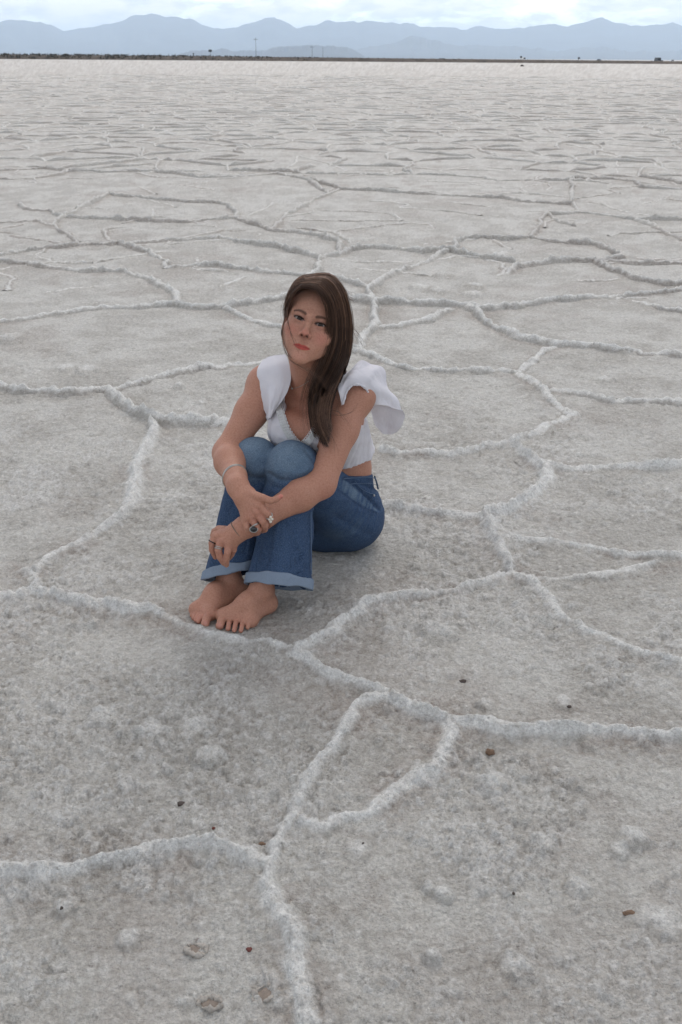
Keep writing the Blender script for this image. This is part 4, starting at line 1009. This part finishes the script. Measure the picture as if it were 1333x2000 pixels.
# scalloped lace along the neckline
ml = Mat('lace', .85, .2); ml.color(ml.mix(ml.noise(160, 3), (.62, .61, .60), (.80, .79, .78))); ml.bump(ml.noise(380, 2), .6, .003)
ed = [(546, 790), (551, 806), (557, 826), (566, 845), (577, 860), (588, 870)], [(588, 870), (599, 860), (610, 845), (621, 825), (634, 800)]
loops, rr_ = [], []
for e_, sgn in zip(ed, (1, -1)):
    c2 = catmull(np.array(e_, float), 60)
    tg = np.gradient(c2, axis=0); tg /= np.linalg.norm(tg, axis=1)[:, None]; nrm2 = np.stack([-tg[:, 1], tg[:, 0]], 1)
    if nrm2[20][0] * sgn < 0: nrm2 = -nrm2                                        # towards the skin
    for row, (off, rad_l, step) in enumerate(((-8, 2.0, 3), (-4.5, 2.0, 3), (-1, 2.0, 3), (3, 2.6, 4))):
        for i in range(0, 60, step):
            cx_, cy_ = c2[i] + nrm2[i] * off; ctr = ST.at(cx_, cy_, lift=.0035); a_ = np.linspace(0, 2 * math.pi, 11)[:-1]
            loops.append(ctr + (np.cos(a_)[:, None] * _R + np.sin(a_)[:, None] * _U) * rad_l / 765); rr_.append(.0012)
    e0 = catmull([ST.at(*(c2[i] + nrm2[i] * -10), lift=.0022) for i in range(0, 60, 6)], 50); e1 = catmull([ST.at(*(c2[i] + nrm2[i] * 2.5), lift=.0022) for i in range(0, 60, 6)], 50)
    i_ = np.arange(49); subpart('lace_band', mesh_from('lace_band', np.concatenate([e0, e1, e0 + _fw * .0015, e1 + _fw * .0015]), np.concatenate([np.stack([i_, i_ + 1, i_ + 51, i_ + 50], 1), np.stack([i_ + 100, i_ + 101, i_ + 151, i_ + 150], 1)])), ml.m, top)
V, Q = tubes(loops, rr_, 5, closed=True)
subpart('lace_trim', mesh_from('lace_trim', V, Q), ml.m, top)

# ------------------------------------------------------------------ hair
mh = Mat('hair', .5, .3)
hc = mh.attr('strand')
mh.color(mh.ramp(hc, [(.0, (.022, .012, .009)), (.4, (.062, .033, .022)), (.75, (.14, .077, .050)), (1.0, (.36, .205, .13))]))
mh.b.inputs['Anisotropic'].default_value = .5
hrng = np.random.default_rng(5)
M_ = [[(597, 560, 2.45), (620, 563, 2.44), (638, 581, 2.445), (648, 606, 2.455), (651, 632, 2.465), (647, 662, 2.478), (637, 698, 2.49), (620, 737, 2.50), (609, 780, 2.505), (613, 830, 2.475), (630, 866, 2.44)],
      [(600, 553, 2.46), (626, 553, 2.45), (648, 575, 2.455), (660, 605, 2.465), (664, 640, 2.478), (660, 682, 2.49), (642, 725, 2.505), (622, 765, 2.51), (617, 808, 2.49), (628, 850, 2.455), (645, 888, 2.42)],
      [(604, 546, 2.475), (634, 544, 2.47), (657, 565, 2.475), (670, 598, 2.485), (675, 640, 2.50), (671, 690, 2.515), (652, 735, 2.52), (631, 776, 2.515), (624, 818, 2.48), (635, 855, 2.44), (648, 882, 2.42)],
      [(607, 540, 2.50), (637, 537, 2.50), (661, 556, 2.51), (677, 592, 2.52), (684, 640, 2.53), (679, 690, 2.545), (660, 732, 2.54), (640, 772, 2.515), (631, 808, 2.475), (637, 838, 2.45), (646, 862, 2.43)],
      [(612, 537, 2.54), (639, 536, 2.55), (663, 556, 2.555), (678, 592, 2.565), (685, 640, 2.57), (680, 690, 2.58), (666, 728, 2.57), (650, 765, 2.54), (642, 795, 2.50), (640, 822, 2.475), (648, 846, 2.45)]]
L_ = [[(596, 560, 2.45), (580, 567, 2.46), (569, 588, 2.475), (563, 606, 2.50), (564, 626, 2.56), (590, 660, 2.63)],
      [(600, 549, 2.47), (578, 557, 2.48), (566, 582, 2.50), (560, 608, 2.53), (566, 640, 2.59), (595, 680, 2.66)],
      [(607, 541, 2.50), (581, 549, 2.52), (565, 576, 2.55), (560, 610, 2.58), (570, 645, 2.62), (600, 690, 2.67)],
      [(613, 537, 2.55), (584, 545, 2.58), (567, 575, 2.61), (563, 612, 2.63), (575, 650, 2.65), (605, 695, 2.68)]]
def keep_out(C, pad):
    """push points off the skull"""
    p = (C - Hd(0, -.016, .036)) @ HA.T; R_ = np.array([.070, .092, .074]) + pad; q = p / R_; k = np.linalg.norm(q, axis=1)
    m = (k < 1) & (p[:, 2] > -.075); p[m] = p[m] / k[m][:, None]; return Hd(0, -.016, .036) + p @ HA
def strands(guides, n, thick, spread, flare, pad, ns=26, rad=.00065):
    Gd = np.stack([catmull([A(*p) for p in g], ns) for g in guides]); out, rr, tone = [], [], []
    lockn = max(8, n // 26); lk = hrng.random((lockn, 3))
    for i in range(n):
        l = lk[hrng.integers(lockn)]; u = np.clip(l[0] + hrng.normal() * .035, 0, .9999) * (len(guides) - 1); a = int(u); t = u - a
        c = Gd[a] * (1 - t) + Gd[a + 1] * t
        s_ = np.linspace(0, 1, ns); off = hrng.normal(size=3) * spread + (l - .5) * thick
        c = c + off[None, :] * (.25 + s_[:, None] * flare) + (hrng.normal() * .006 * _R * (1 - s_[:, None]) ** 6)
        ph = hrng.random(3) * 6; fr = 5 + 4 * l[1]
        c = c + .0022 * np.sin(s_[:, None] * fr + ph[None, :]) * s_[:, None]
        end = int(ns * (1 - .42 * hrng.random() ** 1.5)); c = keep_out(c[:end], pad + hrng.random() * .006)
        w_ = np.ones(end) * rad; w_[-8:] *= np.linspace(1, .25, 8); out.append(c); rr.append(w_); tone.append(np.clip(.08 + .72 * l[2] ** 1.3 + hrng.normal() * .16, 0, 1))
    return out, rr, tone
HC, HR, HT = [], [], []
a_, b_, c_ = strands([[(x, y, Y + .022) for x, y, Y in g] for g in M_], 700, .010, .003, .7, .004, 16, .0013); HC += a_; HR += b_; HT += [t * .35 for t in c_]
for args in ((M_, 2500, .018, .0020, .62, .009, 21), (L_, 700, .006, .0026, .8, .007, 18), (M_, 150, .034, .006, 1.3, .012, 21, .0004), (L_, 60, .022, .005, 1.0, .012, 18, .0004)):
    a_, b_, c_ = strands(*args); HC += a_; HR += b_; HT += c_
wisps = [[(562, 600, 2.475), (553, 640, 2.445), (558, 682, 2.43), (578, 710, 2.425), (612, 728, 2.455), (634, 742, 2.48)],
         [(560, 606, 2.475), (552, 650, 2.445), (562, 692, 2.43), (588, 716, 2.43), (622, 738, 2.47), (640, 760, 2.49)],
         [(561, 604, 2.47), (562, 628, 2.44), (568, 646, 2.425), (572, 655, 2.42)], [(562, 608, 2.47), (565, 640, 2.432), (576, 668, 2.42), (584, 684, 2.42)],
         [(558, 612, 2.48), (553, 660, 2.435), (567, 698, 2.425), (604, 722, 2.44)],
         [(645, 805, 2.46), (664, 812, 2.44), (688, 806, 2.44), (696, 790, 2.45)], [(640, 800, 2.47), (662, 806, 2.445), (680, 820, 2.44), (692, 842, 2.44)],
         [(655, 770, 2.50), (661, 785, 2.50), (658, 800, 2.48), (672, 826, 2.45)], [(640, 835, 2.45), (652, 860, 2.425), (656, 885, 2.415)],
         [(684, 640, 2.55), (700, 655, 2.56), (712, 672, 2.57)], [(683, 632, 2.55), (694, 648, 2.57), (703, 668, 2.58)]]
for g in wisps:
    base_ = catmull([A(*p) for p in g], 24)
    for _ in range(4 if len(g) > 4 else 3):
        s_ = np.linspace(0, 1, 24)[:, None]; HC.append(base_ + hrng.normal(size=3) * .0032 * (.3 + s_) + .0015 * np.sin(s_ * 7 + hrng.random(3) * 6)); HR.append(np.linspace(.00045, .00022, 24)); HT.append(.35 + .45 * hrng.random())
# flyaway hairs on the crown
for _ in range(60):
    u = hrng.random(); px_ = 578 + 95 * u; py_ = np.interp(u, [0, .4, .75, 1], [548, 534, 552, 585]); Y_ = 2.50 + .06 * hrng.random()
    p0 = A(px_, py_ + 4, Y_); c = catmull([p0, p0 + _U * .006 + _R * .012 * (u - .2), p0 + _U * (.004 - .01 * u) + _R * (.03 * u + .004) + hrng.normal(size=3) * .004], 10); HC.append(c); HR.append(np.full(10, .00028)); HT.append(.7 + .3 * hrng.random())
V, Q = tubes(HC, HR, 3)
me = mesh_from('hair', V, Q); attr(me, 'strand', np.concatenate([np.full(len(c) * 3, t) for c, t in zip(HC, HT)])); hair = part('hair', me, mh.m)
# the mass of hair beneath the loose strands
F = Field(seg((-.20, .06, .004)), seg((2.36, 2.74, .004)), seg((.40, .93, .004)))
F.ell(Hd(0, -.020, .038), (.0745, .095, .0785), HA, .01)
def facecut(x, y, z):
    px, py, pz = x - HO[0], y - HO[1], z - HO[2]
    X = px * hx[0] + py * hx[1] + pz * hx[2]; Yh = px * hy_[0] + py * hy_[1] + pz * hy_[2]; Z = px * hz[0] + py * hz[1] + pz * hz[2]
    return np.maximum(np.sqrt((X / .062) ** 2 + ((Z + .015) / .092) ** 2) * .06 - .06, -.012 - Yh)
F.func(facecut, HO - .2, HO + .2, .006, 'sub')
F.func(lambda x, y, z: np.broadcast_to(((x - HO[0]) * hz[0] + (y - HO[1]) * hz[1] + (z - HO[2]) * hz[2]) + .055, np.broadcast(x, y, z).shape), HO - .25, HO + .25, .01, 'sub')
F.cone(Hd(.045, -.05, -.03), A(665, 725, 2.60), .035, .018, .03)
V, Q = F.mesh(2); me = mesh_from('hair_mass', V, Q); attr(me, 'strand', .12 + .25 * np.clip(.5 + fbm3(V, 60, 530, 2), 0, 1)); subpart('hair_mass', me, mh.m, hair)

# ------------------------------------------------------------------ jewellery
def ring_pts(c, axis, r, n=40, sq=1.0, up=None):
    axis = nrm(axis); u = nrm(np.cross(axis, up if up is not None else [0, 0, 1])); v = np.cross(axis, u); a_ = np.linspace(0, 2 * math.pi, n + 1)[:-1]
    return c + r * (np.cos(a_)[:, None] * u + sq * np.sin(a_)[:, None] * v)
axR = nrm(WRR - ELR); bc = ELR * .27 + WRR * .73
bang = [ring_pts(bc + axR * o, axR + .30 * _R, .0350) for o in (-.003, .003)]
part('bracelet', mesh_from('bracelet', *tubes(bang, [.0013, .0013], 8, closed=True)), msil.m)
axL = nrm(A(445, 1055, 2.29) - WRL); cL = A(465, 1037, 2.298)
mbr = flat_mat('bracelet_cord', (.16, .12, .09), .5, .4)
bp = ring_pts(cL, axL, .0285, 30); V, Q = tubes([bp], [.0014], 6, closed=True)
part('bracelet', mesh_from('bracelet', V, Q), mbr)
def finger_ring(p0, p1, t, r, rad=.0016, mat=None):
    a = A(*p0); b = A(*p1); c = a * (1 - t) + b * t
    return part('ring', mesh_from('ring', *tubes([ring_pts(c, b - a, r, 28)], [rad], 8, closed=True)), mat or msil.m)
mpl = Mat('pearl', .25, .5); mpl.color((.62, .56, .47)); mbk = Mat('black_stone', .12, .6); mbk.color((.008, .008, .009))
rg1 = finger_ring((522, 1003, 2.258), (527, 1011, 2.263), .6, .0104)
for dx, dy in ((529, 1010), (532, 1014), (527, 1015), (529, 1019)): ball('ring_pearl', A(dx, dy, 2.250), .0038, mpl.m, rg1)
rg2 = finger_ring((491, 1010, 2.266), (501, 1028, 2.255), .85, .0106, .0024)
ball('ring_stone', A(496, 1034, 2.244), .0085, mbk.m, rg2, (1.15, .6, .85), 16)
subpart('ring_setting', mesh_from('ring_setting', *tubes([ring_pts(A(496, 1034, 2.245), A(496, 1034, 2.2) - A(496, 1034, 2.3), .0100, 28, .78)], [.0013], 6, closed=True)), msil.m, rg2)
finger_ring((427, 1074, 2.272), (432, 1056, 2.285), .12, .0108); finger_ring((427, 1074, 2.272), (432, 1056, 2.285), .30, .0112, .0012)
finger_ring((415, 1060, 2.290), (422, 1046, 2.298), .1, .0108, .0016, mbk.m)
nk = catmull([ST.at(*p, lift=.001) for p in ((562, 735), (566, 748), (571, 757), (580, 757), (592, 752), (604, 744))], 50)
neckl = part('necklace', mesh_from('necklace', *tubes([nk], [.0006], 5)), msil.m)
ball('pendant', ST.at(571, 759, lift=.003), .0032, msil.m, neckl)
def add_box(bm, x0, x1, y0, y1, z0, z1, taper=(0, 0)):
    vs = [bm.verts.new((x, y, z)) for z, i in ((z0, 0), (z1, 1)) for x, y in ((x0 + taper[0] * i, y0 + taper[1] * i), (x1 - taper[0] * i, y0 + taper[1] * i), (x1 - taper[0] * i, y1 - taper[1] * i), (x0 + taper[0] * i, y1 - taper[1] * i))]
    for f in ((0, 1, 5, 4), (1, 2, 6, 5), (2, 3, 7, 6), (3, 0, 4, 7), (4, 5, 6, 7), (3, 2, 1, 0)): bm.faces.new([vs[i] for i in f])
def fin(name, bm, mat, parent, bevel=0):
    if bevel: bmesh.ops.bevel(bm, geom=bm.edges[:], offset=bevel, segments=2, affect='EDGES')
    m = bpy.data.meshes.new(name); bm.to_mesh(m); bm.free(); return link(name, m, mat, parent)
# ------------------------------------------------------------------ small stones and crust rings on the flat
def lump(name, px, py, r, sc, mat, label, cat, seed, sink=.35, group=None):
    bm = bmesh.new(); bmesh.ops.create_icosphere(bm, subdivisions=4, radius=1.0)
    V = np.array([v.co[:] for v in bm.verts]); n_ = 1 + .55 * fbm3(V + seed, 1.6, seed, 3) + .25 * fbm3(V + seed, 6, seed + 4, 2)
    r = r * .72 if r < .1 else r; c = on_ground(px, py)
    for v, a in zip(bm.verts, V * n_[:, None]): v.co = Vector((a[0] * r * sc[0], a[1] * r * sc[1], a[2] * r * sc[2] + r * sc[2] * (1 - 2 * sink)))
    for f in bm.faces: f.smooth = True
    m = bpy.data.meshes.new(name); bm.to_mesh(m); bm.free()
    o = link(name, m, mat); o.location = (c[0], c[1], ground_z(c[0], c[1])); tag(o, label, cat, group); return o
def stone_mat(name, c): 
    m = Mat(name, .85, .2); m.color(m.mix(m.noise(90, 5, .65), tuple(v * .55 for v in c), tuple(v * 1.5 for v in c))); m.bump(m.noise(240, 4, .7), .8, .004); return m.m
_gv = np.empty(len(ground.data.vertices) * 3, np.float32) if ground else None
if ground: ground.data.vertices.foreach_get('co', _gv); _gv = _gv.reshape(-1, 3); _gv = _gv[np.hypot(_gv[:, 0], _gv[:, 1]) < 8]
def ground_z(x, y):
    d = (_gv[:, 0] - x) ** 2 + (_gv[:, 1] - y) ** 2; return float(np.median(_gv[np.argsort(d)[:12], 2]))
BR, DK, RD = stone_mat('brown_stone', (.19, .125, .085)), stone_mat('dark_stone', (.085, .068, .058)), stone_mat('red_stone', (.15, .055, .045))
SF = stone_mat('silt_brown', (.24, .195, .16)); SL = stone_mat('salt_lump', (.36, .325, .285))
lump('pebble', 957, 1469, .0100, (1.25, 1, .9), BR, 'rusty brown pebble just below the ridge fork, right of centre', 'stone', 11)
lump('pebble', 513, 1652, .0085, (1.3, 1, .8), BR, 'dark brown clod tucked beside the ridge junction near bottom centre', 'stone', 12)
lump('pebble', 418, 1625, .0042, (1, 1, .8), RD, 'tiny dark red grit grain above the left foreground ridge', 'stone', 13)
lump('pebble', 122, 1783, .0040, (1, 1.2, .9), DK, 'tiny black grain on white salt at lower left', 'stone', 14)
lump('pebble', 710, 1655, .0036, (1, 1, .8), DK, 'tiny black grain right of the foreground ridge curve', 'stone', 15)
lump('pebble', 1002, 1755, .0040, (1.2, 1, .8), DK, 'small dark grain on bare crust in the lower right', 'stone', 16)
lump('pebble', 1230, 1787, .0085, (1.8, 1, .5), BR, 'flat brown flake near the right edge of the foreground', 'stone', 17)
lump('pebble', 1112, 1384, .0065, (1.2, 1, .6), DK, 'dark flake on a white salt knob right of centre', 'stone', 18)
lump('pebble', 905, 1333, .0080, (1.6, 1, .6), DK, 'dark stone chip above the long right-hand ridge', 'stone', 19)
lump('pebble', 487, 1860, .0060, (1, 1, .6), RD, 'reddish chip left of the bottom ridge', 'stone', 20)
lump('pebble', 355, 1571, .0090, (1.5, 1, .45), DK, 'dark lump standing in for a pit in the open crust left of the ridges', 'stone', 21)  # dark lump added where the crust has a pit
lump('boulder', 1020, 129.5, .30, (1.3, 1, .7), DK, 'small dark rock far out on the salt before the road', 'stone', 22)
def crust_ring(px, py, rx, ry, h, seed, label):
    n = 72; a = np.linspace(0, 2 * math.pi, n + 1)[:-1]; wob = 1 + .22 * fbm(np.cos(a) * 1.5 + seed, np.sin(a) * 1.5, seed, 3)
    c = np.stack([np.cos(a) * rx * wob, np.sin(a) * ry * wob, np.full(n, h * .4)], 1)
    V, Q = tubes([c], [h * np.clip(.8 + 2.2 * fbm(np.cos(a) * 1.6, np.sin(a) * 1.6 + seed, seed + 1, 4), .15, 1.7)], 14, closed=True)
    V = V + .5 * h * np.stack([fbm(V[:, 0] * 160, V[:, 1] * 160, seed + k, 3) for k in range(3)], 1)
    o = link('crust_ring', mesh_from('crust_ring', V, Q), SL); p = on_ground(px, py); o.location = (p[0], p[1], ground_z(p[0], p[1]) - h * .15); o.rotation_euler = (0, 0, seed)
    bm = bmesh.new(); bmesh.ops.create_icosphere(bm, subdivisions=3, radius=1.0)
    for v in bm.verts: v.co = Vector((v.co.x * rx * .95, v.co.y * ry * .95, v.co.z * h * .55 + h * .1)) * (1 + .25 * fbm(np.array([v.co.x * 3 + seed]), np.array([v.co.y * 3]), seed, 3)[0])
    for f in bm.faces: f.smooth = True
    fin('silt_fill', bm, SF, o)
    tag(o, label, 'salt crust', 'raised rings of salt crust')
crust_ring(384, 1858, .017, .011, .0040, 31, 'small tan ring of raised crust at lower left')
crust_ring(520, 1946, .024, .013, .0045, 32, 'wide tan ring of crust beside the bottom ridge')
crust_ring(412, 1962, .011, .018, .0040, 33, 'narrow tan crust ring at the bottom edge, left of centre')

# ------------------------------------------------------------------ road on its bank, far out
RA, RB = np.array([-190.0, 521.0]), np.array([142.0, 385.0])
RD_ = (RB - RA) / np.linalg.norm(RB - RA); RN = np.array([-RD_[1], RD_[0]])
if RN[1] < 0: RN = -RN
def road_pt(px, off=0.0, z=0.0):
    """point of the road seen in photo column px"""
    d = ray(px, 118); q = np.array([d[0], d[1]]); t = np.linalg.solve(np.stack([q, -RD_], 1), RA); p = q * t[0] + RN * off
    return np.array([p[0], p[1], z])
def bank_h(s): return np.interp(s, [-400, 0, 120, 240, 380, 800], [2.0, 2.0, 1.8, 1.3, .8, .8])
def build_bank():
    s = np.linspace(-700, 1000, 700); prof = [(0, -.15), (2.5, .45), (5, .92), (7, 1.0), (15, 1.0), (18, .6), (24, -.2)]
    V = []
    for o_, z_ in prof:
        p = RA[None] + RD_[None] * s[:, None] + RN[None] * (o_ + 1.5 * fbm(s * .08, s * 0 + o_, 600, 3)[:, None]); hz_ = bank_h(s) * z_ + (.25 * fbm(s * .3, s * 0 + o_, 610, 3) if z_ > 0 and o_ < 6 else 0)
        V.append(np.concatenate([p, np.broadcast_to(hz_, s.shape)[:, None]], 1))
    V = np.concatenate(V); n = len(s); i = np.arange(len(prof) - 1)[:, None] * n + np.arange(n - 1)[None]
    Q = np.stack([i, i + 1, i + n + 1, i + n], -1).reshape(-1, 4)
    m = Mat('bank_earth', .95, .1); m.color(m.ramp(m.noise(.25, 6, .65), [(.3, (.070, .056, .045)), (.7, (.14, .112, .09))]))
    tag(link('road_embankment', mesh_from('road_embankment', V, Q), m.m), kind='structure')
build_bank()
def build_scrub():
    rg = np.random.default_rng(9); VS, FS = [], []; b = 0
    for k in range(2600):
        s = rg.uniform(-260, 190) if k < 2100 else rg.uniform(190, 420); off = rg.uniform(1, 9)
        p = RA + RD_ * s + RN * off; h = rg.uniform(.25, .8) * np.interp(s, [-300, 60, 200, 420], [1.5, 1.25, .5, .25]); w_ = h * rg.uniform(.5, 1.1); z = float(bank_h(s)) * min(1, off / 5) - .1
        for j in range(9):
            a = rg.uniform(0, 6.28); d = np.array([math.cos(a), math.sin(a)]); q = p + d * w_ * rg.uniform(0, .5); t = np.array([q[0] + d[0] * w_ * .5, q[1] + d[1] * w_ * .5, z + h * rg.uniform(.5, 1.1)])
            sd_ = np.array([-d[1], d[0]]) * w_ * .22
            VS += [[q[0] - sd_[0], q[1] - sd_[1], z], [q[0] + sd_[0], q[1] + sd_[1], z], t, [t[0] * .5 + q[0] * .5 - sd_[0] * 1.3, t[1] * .5 + q[1] * .5 - sd_[1] * 1.3, (z + t[2]) / 2]]
            FS.append([b, b + 1, b + 2, b + 3]); b += 4
    o = link('scrub', mesh_from('scrub', np.array(VS), np.array(FS), False), flat_mat('scrub_leaf', (.065, .058, .042), .9, .1, .5, .5))
    tag(o, 'dark low scrub along the far road bank', 'scrub', kind='stuff')
build_scrub()
MG, MT, MP = flat_mat('tyre', (.02, .02, .02)), flat_mat('car_glass', (.03, .035, .04), .1, .6), flat_mat('pole_metal', (.10, .095, .09))
PW, PD, PL = flat_mat('white_paint', (.78, .78, .77), .35, .5), flat_mat('dark_paint', (.035, .04, .045), .35, .5), flat_mat('lamp_glass', (.8, .8, .75), .2, .6)
def vehicle(name, px, off, rz, paint, label, tall=False, cat='car'):
    p = road_pt(px, off); s = float((p[:2] - RA) @ RD_)
    e = empty(name, (p[0], p[1], (float(bank_h(s)) if off < 16 else 0) + .02)); e.rotation_euler = (0, 0, rz); tag(e, label, cat, 'vehicles on the far road')
    H_ = 1.25 if tall else .95
    bm = bmesh.new(); add_box(bm, -.92, .92, -2.2, 2.2, .32, H_, (.05, .06)); fin('body', bm, paint, e, .08)
    bm = bmesh.new(); add_box(bm, -.84, .84, -1.0 if not tall else -.7, 2.05, H_, H_ + (.95 if tall else .55), (.16, .32 if not tall else .14)); fin('cabin', bm, paint, e, .06)
    bm = bmesh.new(); add_box(bm, -.66, .66, -1.02 if not tall else -.72, -.78 if not tall else -.5, H_ + .06, H_ + (.8 if tall else .48), (.04, 0)); fin('windscreen', bm, MT, e)
    for sx in (-1, 1):
        bm = bmesh.new(); add_box(bm, sx * .62 - .16, sx * .62 + .16, -2.24, -2.16, .62, .8); fin('headlight', bm, PL, e)
        for yy in (-1.4, 1.4):
            bm = bmesh.new(); bmesh.ops.create_cone(bm, cap_ends=True, segments=18, radius1=.34, radius2=.34, depth=.24, matrix=Matrix.Translation((sx * .82, yy, .33)) @ Matrix.Rotation(math.pi / 2, 4, 'Y')); fin('wheel', bm, MG, e)
vehicle('delivery_truck', 1261, 45, .25, PD, 'dark boxy truck, the largest vehicle on the far road at right', True, 'truck')
vehicle('parked_car', 708, 110, -1.1, PD, 'low dark car on the far road near the middle', False)
vehicle('parked_car', 869, 140, .5, PW, 'white car standing out on the far road right of the middle', True)
vehicle('parked_car', 1033, 170, -.5, PD, 'dark car on the far road just right of a signpost', False)
vehicle('parked_car', 1172, 190, .1, PW, 'white car left of the big dark truck', False)
vehicle('parked_car', 1212, 200, .1, PW, 'white car directly beside the big dark truck', False)
def post(name, px, off, top_y, label, cat, r=.09, plate=None, arm=False, group=None):
    p = road_pt(px, off); s = float((p[:2] - RA) @ RD_); z0 = float(bank_h(s)) - .1
    h = max(1.0, at_depth(px, top_y, p[1])[2] - z0)
    e = empty(name, (p[0], p[1], z0)); tag(e, label, cat, group)
    bm = bmesh.new(); bmesh.ops.create_cone(bm, cap_ends=True, segments=12, radius1=r, radius2=r * .65, depth=h, matrix=Matrix.Translation((0, 0, h / 2))); fin('pole', bm, MP, e)
    if plate:
        bm = bmesh.new(); add_box(bm, -plate[0] / 2, plate[0] / 2, -.14, -.10, h - plate[1], h + .05); fin('sign_plate', bm, PD, e, .01)
    if arm:
        bm = bmesh.new(); add_box(bm, -.9, .9, -.06, .06, h - .8, h - .66); fin('crossarm', bm, MP, e)
post('utility_pole', 472, 14, 73, 'tallest thin pole on the left half of the horizon', 'pole', .08, arm=True)
post('utility_pole', 580, 16, 88, 'thin pole right of the tallest pole, nearer the middle', 'pole', .08, arm=True)
post('utility_pole', 576, 30, 92, 'slightly shorter pole paired just left of another', 'pole', .07)
post('road_sign', 403, 4, 97, 'roadside sign with dark plate on the left of the horizon', 'sign', .07, (1.5, .9))
post('road_sign', 370, 4, 104, 'short roadside marker left of the dark plated sign', 'sign', .08, (.7, .5))
post('road_sign', 1012, 5, 110, 'small signpost right of the middle of the far road', 'sign', .06, (.8, .6))
post('road_sign', 1126, 5, 112, 'small signpost left of the white cars at right', 'sign', .06, (.8, .6))
rg_ = random.Random(3)
for k in range(26):
    x_ = 6 + k * 13.2 + rg_.uniform(-3, 3)
    post('fence_post', x_, 3.0, 103.2 + x_ * .006 + rg_.uniform(-.6, .8), 'short dark fence post in the row along the left horizon', 'fence post', .08, group='fence posts along the left horizon')
# ------------------------------------------------------------------ haze
def build_haze():
    bm = bmesh.new(); bmesh.ops.create_cube(bm, size=1.0)
    x, y0, y1, z0, z1 = 38000, -38000, 43000, -4.5, 820
    for v in bm.verts: v.co = ((v.co.x * 2) * x, y0 if v.co.y < 0 else y1, z0 if v.co.z < 0 else z1)
    me = bpy.data.meshes.new('haze'); bm.to_mesh(me); bm.free()
    m = bpy.data.materials.new('haze_air'); m.use_nodes = True; t = m.node_tree; t.nodes.clear()
    o = t.nodes.new('ShaderNodeOutputMaterial'); v = t.nodes.new('ShaderNodeVolumePrincipled')
    v.inputs['Color'].default_value = (.72, .86, 1, 1); v.inputs['Density'].default_value = 7.2e-5; v.inputs['Anisotropy'].default_value = .45
    t.links.new(v.outputs[0], o.inputs['Volume'])
    tag(link('haze', me, m), kind='stuff')
build_haze()
